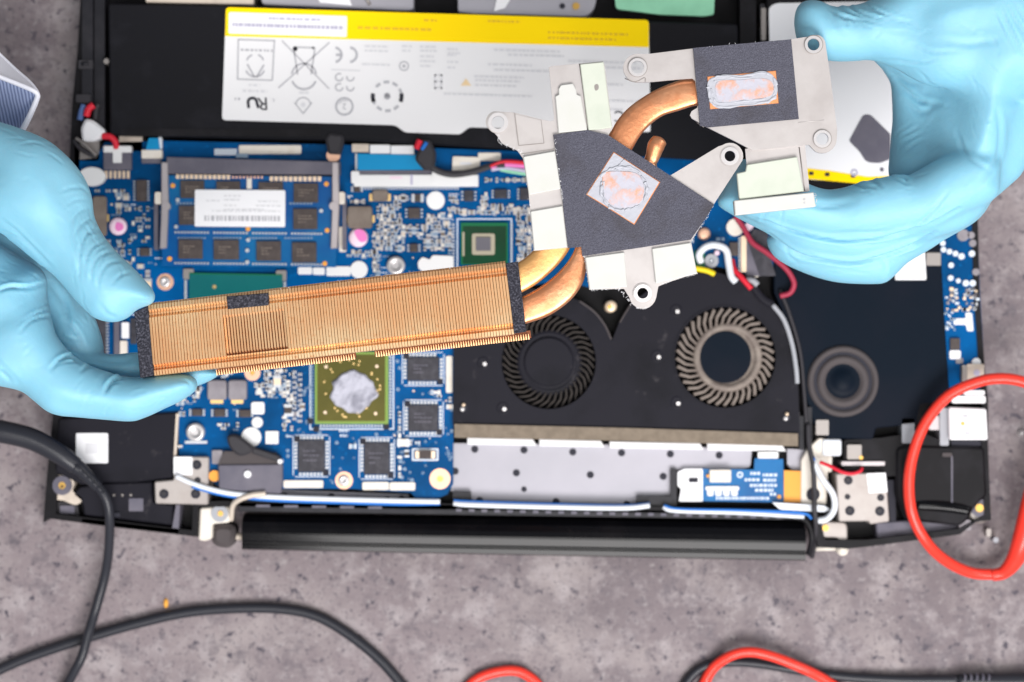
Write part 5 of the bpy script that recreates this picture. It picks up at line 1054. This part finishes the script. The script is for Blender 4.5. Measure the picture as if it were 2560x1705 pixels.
class Field:
    def __init__(s, x0, y0, x1, y1, z0, z1, h):
        a = P(x0, y0, .11); c = P(x1, y1, .11); s.h = h
        s.xs = np.arange(min(a.x, c.x), max(a.x, c.x), h); s.ys = np.arange(min(a.y, c.y), max(a.y, c.y), h); s.zs = np.arange(z0, z1, h)
        s.F = np.full((len(s.xs), len(s.ys), len(s.zs)), 1.0); s.X, s.Y = np.meshgrid(s.xs, s.ys, indexing='ij'); s.Z = s.zs[None, None, :]
    def pad(s, poly, zref, T, R, k, zc=None, sm=3):
        """rounded pad; poly in px at zref, T half thickness, R edge radius; zc = list of (x px, y px, dz) height hints"""
        q = [tuple(P(x, y, zref)[:2]) for x, y in splc(poly, 4)]
        d = -poly_sd(q, s.X, s.Y)                       # inside distance
        zz = np.full(s.X.shape, zref)
        if zc:
            w = 0; a = 0
            for x, y, dz in zc:
                p = P(x, y, zref); r2 = (s.X-p.x)**2+(s.Y-p.y)**2+1e-5; w = w+1/r2**1.5; a = a+dz/r2**1.5
            zz = zz+a/w
        lat = np.maximum(R-d, 0)/R                       # 0 inside .. 1 at edge
        dz = np.abs(s.Z-zz[..., None])/T
        g = np.sqrt(lat[..., None]**2.0+dz**2)-1
        G = g*min(R, T)
        s.F = smin(s.F, G, k) if k else np.minimum(s.F, G)
    def capsule(s, pts, k):
        """chain of round cones; pts = (x px, y px, z, r metres)"""
        for (x0, y0, z0, r0), (x1, y1, z1, r1) in zip(pts[:-1], pts[1:]):
            a = P(x0, y0, z0); b = P(x1, y1, z1); e = b-a; L2 = e.length_squared
            wx = s.X[..., None]-a.x; wy = s.Y[..., None]-a.y; wz = s.Z-a.z
            t = np.clip((wx*e.x+wy*e.y+wz*e.z)/L2, 0, 1)
            G = np.sqrt((wx-e.x*t)**2+(wy-e.y*t)**2+(wz-e.z*t)**2)-(r0+(r1-r0)*t); s.F = smin(s.F, G, k)
    def cut(s, poly, zref, k=.001):
        q = [tuple(P(x, y, zref)[:2]) for x, y in splc(poly, 4)]; d = poly_sd(q, s.X, s.Y)
        s.F = -smin(-s.F, d[..., None]+0*s.F, k)
    def mesh(s, name, mt, creases, parent=None, smooth=6):
        V, Q = surface_nets(s.F, (s.xs[0], s.ys[0], s.zs[0]), s.h)
        def lap(V, it, lam=.5):
            e = np.concatenate([Q[:, [0, 1]], Q[:, [1, 2]], Q[:, [2, 3]], Q[:, [3, 0]]]); n = len(V)
            deg = np.bincount(e[:, 0], minlength=n)+np.bincount(e[:, 1], minlength=n)
            for _ in range(it):
                A = np.stack([np.bincount(e[:, 0], V[e[:, 1], c], n)+np.bincount(e[:, 1], V[e[:, 0], c], n) for c in range(3)], 1)/np.maximum(deg, 1)[:, None]
                V = V+lam*(A-V)
            return V
        V = lap(V, smooth)
        def normals(V):
            a = V[Q[:, 2]]-V[Q[:, 0]]; b = V[Q[:, 3]]-V[Q[:, 1]]; f = np.cross(a, b); N = np.zeros_like(V)
            for c in range(4):
                for d in range(3): N[:, d] += np.bincount(Q[:, c], f[:, d], len(V))
            return N/np.maximum(np.linalg.norm(N, axis=1), 1e-12)[:, None]
        N = normals(V)
        up = N[:, 2] > .05
        S_ = (HC-V[:, 2])/FPX; px = V[:, 0]/S_+W0/2; py = -V[:, 1]/S_+H0/2
        D = np.zeros(len(V))
        for cr in creases:
            pts, wd, dep = cr[0], cr[1]*.9, cr[2]*1.15; zlo, zhi = cr[3] if len(cr) > 3 else (0, 1)
            c = np.array(spl(pts, 6)); L = len(c)-1
            bb = (px > c[:, 0].min()-5*wd) & (px < c[:, 0].max()+5*wd) & (py > c[:, 1].min()-5*wd) & (py < c[:, 1].max()+5*wd) & up & (V[:, 2] > zlo) & (V[:, 2] < zhi)
            ii = np.nonzero(bb)[0]
            if not len(ii): continue
            best = np.full(len(ii), 1e9); sd = np.zeros(len(ii)); tt = np.zeros(len(ii))
            for i in range(L):
                ex, ey = c[i+1]-c[i]; wx = px[ii]-c[i, 0]; wy = py[ii]-c[i, 1]; l2 = ex*ex+ey*ey+1e-9
                t = np.clip((wx*ex+wy*ey)/l2, 0, 1); dd = np.hypot(wx-ex*t, wy-ey*t); m = dd < best
                best[m] = dd[m]; sd[m] = np.sign(wx*ey-wy*ex)[m]; tt[m] = ((i+t)/L)[m]
            env = np.sin(np.pi*np.clip(tt, 0.02, .98))**.6
            x = best/wd
            D[ii] += -dep*env*np.exp(-x*x)+dep*.55*env*np.exp(-(x-2.0)**2)*(sd > 0)+dep*.2*env*np.exp(-(x-2.0)**2)*(sd < 0)
        V = V+N*D[:, None]; V = lap(V, 1, .3)
        c = V.mean(0); me = bpy.data.meshes.new(name); me.from_pydata((V-c).tolist(), [], Q.tolist()); me.materials.append(MATS[mt])
        me.polygons.foreach_set('use_smooth', [True]*len(Q)); me.update()
        o = bpy.data.objects.new(name, me); COL.objects.link(o); o.location = c; return o
mmm = .001
# ---- left hand
F = Field(-330, 260, 580, 1120, .078, .146, .00075)
F.pad([(-300, 300), (-60, 292), (0, 304), (57, 323), (115, 348), (153, 377), (184, 409), (210, 448), (226, 492), (233, 540), (256, 586), (283, 620), (310, 647), (337, 672), (367, 705), (384, 726), (389, 745), (379, 761), (356, 769), (337, 779), (321, 795), (291, 806), (264, 804), (237, 795), (214, 775), (191, 752), (164, 718), (134, 687), (103, 664), (65, 634), (31, 607), (0, 582), (-60, 560), (-300, 560)], .124, .0115, .0120, .0010,
      zc=[(370, 745, .001), (260, 720, 0.0005), (100, 500, .002), (-100, 420, -.006), (200, 470, -.002), (60, 600, -.001)])
F.pad([(-300, 560), (-60, 590), (40, 640), (92, 668), (110, 695), (112, 735), (122, 780), (134, 818), (142, 837), (160, 862), (185, 888), (230, 915), (268, 928), (300, 939), (340, 943), (383, 938), (421, 935), (460, 935), (484, 944), (492, 959), (488, 976), (467, 993), (440, 1009), (413, 1021), (383, 1036), (356, 1047), (329, 1054), (268, 1050), (191, 1043), (153, 1039), (122, 1028), (88, 1001), (57, 978), (0, 965), (-60, 955), (-300, 930)], .113, .0105, .0098, .0012,
      zc=[(470, 965, -.0015), (300, 990, .0005), (140, 960, .002), (60, 860, .003), (0, 760, .0005), (112, 720, -.003), (-200, 750, -.003), (30, 640, -.006)])
F.pad([(-200, 520), (0, 560), (150, 690), (225, 770), (250, 820), (262, 868), (255, 890), (200, 905), (120, 880), (60, 800), (-200, 760)], .0935, .0090, .0095, .0010, zc=[(250, 860, .0025), (100, 740, -.001), (0, 650, .001)])
F.pad([(120, 850), (170, 862), (230, 880), (290, 885), (345, 880), (420, 886), (500, 905), (540, 925), (548, 936), (534, 947), (508, 960), (480, 968), (420, 966), (350, 960), (250, 945), (150, 910)], .0985, .0078, .0078, .0012, zc=[(530, 935, -.001), (200, 890, .001)])
F.pad([(-330, 320), (-90, 320), (-60, 600), (-90, 940), (-330, 900)], .112, .020, .020, .006)
cl = [  # thumb wrinkles
 ([(196, 520), (180, 575), (196, 640), (205, 690)], 5, .0004), ([(238, 566), (212, 590), (200, 640), (198, 700)], 4.5, .00045), ([(262, 604), (230, 620), (214, 655), (210, 700)], 4, .00045), ([(285, 628), (250, 640), (232, 668), (228, 705)], 4, .00045), ([(306, 652), (270, 660), (250, 690), (246, 720)], 4, .0004),
 ([(232, 545), (205, 560), (186, 590)], 3.5, .0004), ([(226, 520), (196, 532), (176, 560)], 3.5, .00035), ([(222, 500), (190, 500), (160, 520)], 3.5, .0003), ([(210, 470), (180, 470), (150, 480)], 4, .0003), ([(245, 580), (220, 585), (205, 610)], 3, .0004), ([(300, 664), (305, 680), (300, 695)], 3, .0004), ([(330, 680), (300, 690), (276, 715)], 4, .0003), ([(270, 615), (246, 626), (232, 650)], 3, .00035),
 ([(0, 548), (40, 578), (90, 628), (130, 668)], 5, .0006), ([(0, 600), (50, 625), (100, 668)], 4, .0004, (.08, .12)), ([(0, 575), (40, 590), (70, 612)], 3, .0003), ([(340, 748), (365, 750), (380, 744)], 3, .0003), ([(250, 760), (270, 785), (300, 796)], 5, .0003),
 # index / palm creases
 ([(-5, 728), (25, 718), (70, 719), (115, 708)], 4.5, .0013), ([(50, 832), (70, 808), (95, 795), (130, 790)], 4, .0006), ([(60, 805), (85, 788), (118, 775)], 4, .0005), ([(126, 925), (150, 900), (178, 892), (200, 906)], 4.5, .0011), ([(140, 915), (165, 905), (200, 905)], 3, .0005), ([(262, 985), (272, 962), (290, 948), (312, 944)], 4.5, .0012), ([(200, 930), (222, 915), (240, 918)], 4, .0006), ([(268, 975), (280, 960), (300, 955)], 3, .0006), ([(-10, 920), (10, 935), (30, 955)], 5, .0006),
 ([(-20, 880), (10, 920), (50, 960)], 6, .0003), ([(100, 990), (180, 1020), (280, 1030)], 18, .0004), ([(455, 950), (470, 955), (480, 968)], 3, .0003), ([(150, 835), (170, 850), (200, 850)], 5, .0006), ([(160, 800), (190, 830), (210, 870)], 6, .0006), ([(120, 700), (160, 760), (170, 820)], 9, .0006), ([(240, 900), (300, 905), (340, 895)], 6, .0003)]
def fine(segs, seed, n, dep=.00016):
    R_ = random.Random(seed); o = []
    for (xa, ya, xb, yb, ang, ln) in segs:
        for _ in range(n):
            x = R_.uniform(xa, xb); y = R_.uniform(ya, yb); a = math.radians(ang+R_.uniform(-22, 22)); l = ln*R_.uniform(.5, 1.2); bw_ = R_.uniform(-.18, .18)*l
            dx, dy = math.cos(a)*l/2, math.sin(a)*l/2; o.append(([(x-dx, y-dy), (x-dy/l*bw_*2, y+dx/l*bw_*2), (x+dx, y+dy)], R_.uniform(1.8, 3.2), dep*R_.uniform(.6, 1.5)))
    return o
cl += fine([(140, 420, 250, 600, 40, 60), (190, 560, 330, 740, 110, 55), (20, 330, 160, 480, 20, 80), (0, 600, 110, 700, 35, 60), (20, 740, 120, 940, -30, 60), (150, 940, 300, 1030, -60, 45), (320, 960, 470, 1030, -10, 40), (140, 720, 240, 860, 60, 50)], 3, 9)
LH = F.mesh('gloved_hand', 'nitrile', cl)
tag(LH, 'hand in a light blue nitrile glove pinching the fin block at the left', 'hand')
# shirt cuff
b = MB()
rim = spl([(-130, 150, .100), (-60, 166, .100), (0, 192, .100), (50, 212, .1), (82, 226, .1), (93, 236, .099), (90, 250, .098), (75, 285, .096), (54, 325, .094), (40, 350, .092)], 6)
out = spl([(-130, 20, .085), (-60, 80, .086), (0, 137, .087), (40, 175, .089), (75, 206, .092), (95, 234, .094), (93, 252, .093), (78, 288, .091), (58, 328, .089), (44, 352, .088)], 6)
inn = spl([(-130, 330, .082), (-80, 330, .082), (-40, 330, .082), (-10, 330, .082), (10, 332, .082), (20, 334, .082), (24, 338, .082), (28, 342, .082), (30, 346, .082), (32, 352, .082)], 6)
def loft(b, A, B, m, flip):
    n = len(A); vs = [P(*p) for p in A]+[P(*p) for p in B]; fs = [(i, i+1, n+i+1, n+i) for i in range(n-1)]
    b.add(vs, [tuple(reversed(q)) for q in fs] if flip else fs, m, True)
loft(b, out, rim, 'sleeve', False); loft(b, rim, inn, 'lining', False)
b.tube([P(*p) for p in rim], .0008, 'sleeve', 8); b.tube([P(*(x, y, z-.0004)) for x, y, z in out], .0006, 'sleeve', 8)
b.build('shirt_cuff', LH, 'pale lilac shirt cuff with a striped blue lining')
# ---- right hand
F = Field(1760, -80, 2740, 740, .072, .142, .00075)
F.pad([(2900, -60), (2700, -90), (2300, -70), (2230, -30), (2190, -6), (2142, 13), (2100, 16), (2077, 17), (2058, 6), (2030, 0), (2005, 5), (1991, 22), (1986, 50), (1988, 76), (1996, 106), (2012, 132), (2046, 148), (2078, 152), (2104, 154), (2142, 153), (2181, 152), (2240, 175), (2330, 220), (2500, 220), (2900, 240)], .1065, .0106, .0100, .0010,
      zc=[(2010, 50, -.0003), (2100, 90, 0), (2200, 80, .002), (2400, 60, .007), (2600, 60, .008)])
F.pad([(2181, 130), (2206, 176), (2225, 207), (2230, 245), (2232, 298), (2229, 329), (2224, 383), (2219, 430), (2232, 470), (2300, 560), (2400, 540), (2560, 400), (2560, 100), (2300, 60)], .0870, .0105, .0105, .002, zc=[(2230, 300, .0), (2400, 300, .012)])
F.pad([(2300, 60), (2400, 120), (2390, 230), (2370, 330), (2340, 400), (2360, 500), (2440, 540), (2478, 497), (2494, 470), (2498, 421), (2506, 383), (2517, 337), (2529, 298), (2540, 268), (2562, 251), (2900, 240), (2900, -60), (2500, -80)], .1060, .0150, .0150, .006, zc=[(2480, 300, .001), (2340, 400, -.004), (2450, 120, .006)])
F.pad([(2490, 450), (2480, 390), (2420, 372), (2340, 400), (2290, 428), (2262, 441), (2240, 437), (2219, 441), (2200, 445), (2142, 458), (2104, 470), (2060, 473), (2000, 450), (1940, 415), (1890, 402), (1856, 402), (1838, 432), (1834, 470), (1850, 530), (1900, 556), (1970, 573), (2028, 588), (2085, 597), (2142, 600), (2220, 592), (2320, 570), (2420, 530), (2480, 497)], .1060, .0098, .0090, .0011,
      zc=[(1870, 450, -.0015), (2040, 520, .0000), (2200, 510, .002), (2400, 460, .005)])
F.pad([(1860, 396), (1836, 420), (1812, 465), (1793, 508), (1833, 538), (1875, 561), (1924, 587), (1990, 632), (2066, 650), (2142, 655), (2219, 638), (2300, 606), (2403, 572), (2455, 515), (2460, 470), (2300, 480), (2100, 500), (1960, 440)], .0985, .0095, .0090, .0011, zc=[(1830, 470, -.0005), (2200, 600, .001), (2400, 530, .006)])
F.pad([(1917, 596), (1926, 586), (1960, 590), (2060, 610), (2200, 610), (2330, 560), (2440, 510), (2458, 512), (2449, 533), (2429, 555), (2403, 573), (2353, 601), (2315, 628), (2269, 657), (2242, 684), (2219, 704), (2200, 710), (2142, 710), (2085, 705), (2028, 689), (1970, 664), (1936, 641), (1920, 615)], .0905, .0092, .0090, .0011, zc=[(1950, 620, -.0005), (2200, 660, .000), (2400, 550, .008)])
cr_ = [
 ([(2072, 20), (2100, 38), (2140, 48), (2185, 56), (2240, 62)], 4, .0006), ([(2090, 14), (2120, 30), (2160, 44), (2200, 52)], 3.5, .0007), ([(2120, 12), (2150, 32), (2200, 46), (2260, 58)], 3.5, .0007), ([(2160, 4), (2190, 26), (2230, 44), (2280, 58)], 3.5, .0006), ([(2100, 36), (2115, 52), (2118, 64)], 3.5, .0006), ([(2115, 40), (2135, 55), (2140, 68)], 3.5, .0005), ([(2140, 50), (2155, 62), (2180, 70)], 3.5, .0005), ([(2206, 70), (2196, 88), (2186, 96)], 2.5, .0003), ([(2080, 30), (2090, 60), (2110, 90)], 6, .0004),
 ([(2340, 150), (2300, 158), (2250, 152), (2200, 150)], 4, .0004), ([(2500, 10), (2520, 60), (2545, 110), (2562, 140)], 5, .0008), ([(2515, 5), (2540, 50), (2565, 90)], 5, .0009), ([(2480, 20), (2510, 80), (2540, 130)], 4, .0005), ([(2530, 0), (2560, 45), (2580, 70)], 5, .0008),
 ([(2240, 205), (2280, 240), (2310, 256), (2350, 262)], 7, .0009), ([(2225, 180), (2260, 200), (2300, 215)], 7, .0007), ([(2250, 360), (2280, 345), (2310, 330)], 4, .0004), ([(2262, 378), (2285, 362), (2310, 350)], 4, .0004), ([(2254, 340), (2275, 330), (2300, 316)], 3.5, .0004), ([(2260, 250), (2300, 280), (2340, 265)], 8, .0005),
 ([(2490, 260), (2500, 330), (2490, 400), (2440, 470)], 7, .0004), ([(2100, 470), (2125, 460), (2150, 462), (2190, 470)], 4, .0007), ([(2170, 450), (2190, 455), (2206, 470)], 4, .0006), ([(2225, 440), (2250, 450), (2268, 462)], 3.5, .0006), ([(2240, 438), (2262, 446), (2272, 460)], 3, .0006), ([(2140, 462), (2160, 470), (2180, 486)], 3, .0004),
  ([(1905, 552), (1970, 574), (2028, 589), (2085, 598), (2142, 601), (2220, 590), (2320, 563), (2400, 520)], 4.5, .0019), ([(1922, 586), (1990, 632), (2066, 650), (2142, 655), (2219, 634), (2288, 609), (2340, 580)], 5, .0020), ([(2060, 600), (2140, 612), (2220, 606)], 4, .0003), ([(1985, 500), (2060, 515), (2140, 505)], 9, .0003),
 ([(1960, 610), (1975, 640), (2000, 660)], 4, .0003), ([(2200, 640), (2215, 665), (2210, 690)], 4, .0003), ([(2390, 330), (2420, 390), (2480, 430)], 6, .0004), ([(2350, 100), (2420, 110), (2500, 100)], 9, .0003), ([(2280, 110), (2330, 130), (2400, 128)], 5, .0003),
 ([(1905, 548), (1920, 520), (1934, 505)], 3.5, .0005), ([(1912, 550), (1940, 562), (1970, 572)], 3.5, .0004), ([(1948, 515), (1958, 535), (1950, 556)], 3, .0003), ([(2375, 475), (2355, 500), (2330, 530), (2280, 570), (2240, 578)], 4, .0005), ([(2240, 578), (2180, 580), (2100, 582), (2060, 590)], 4, .0003), ([(2290, 610), (2260, 618), (2225, 634)], 5, .0008), ([(2030, 595), (2100, 602), (2170, 595)], 5, .0004)]
cr_ += fine([(2080, 10, 2300, 80, 20, 70), (2240, 60, 2500, 140, 5, 90), (2240, 170, 2400, 300, 25, 60), (2250, 310, 2330, 440, -35, 50), (2080, 455, 2280, 500, 20, 40), (1880, 500, 2100, 560, 10, 50), (2100, 520, 2400, 600, -15, 70), (1960, 600, 2250, 700, 10, 60), (2420, 200, 2500, 480, 75, 80), (2480, 0, 2560, 180, 60, 90)], 5, 8)
RH = F.mesh('gloved_hand', 'nitrile', cr_)
tag(RH, 'hand in a light blue nitrile glove holding the bracket end at the right', 'hand')
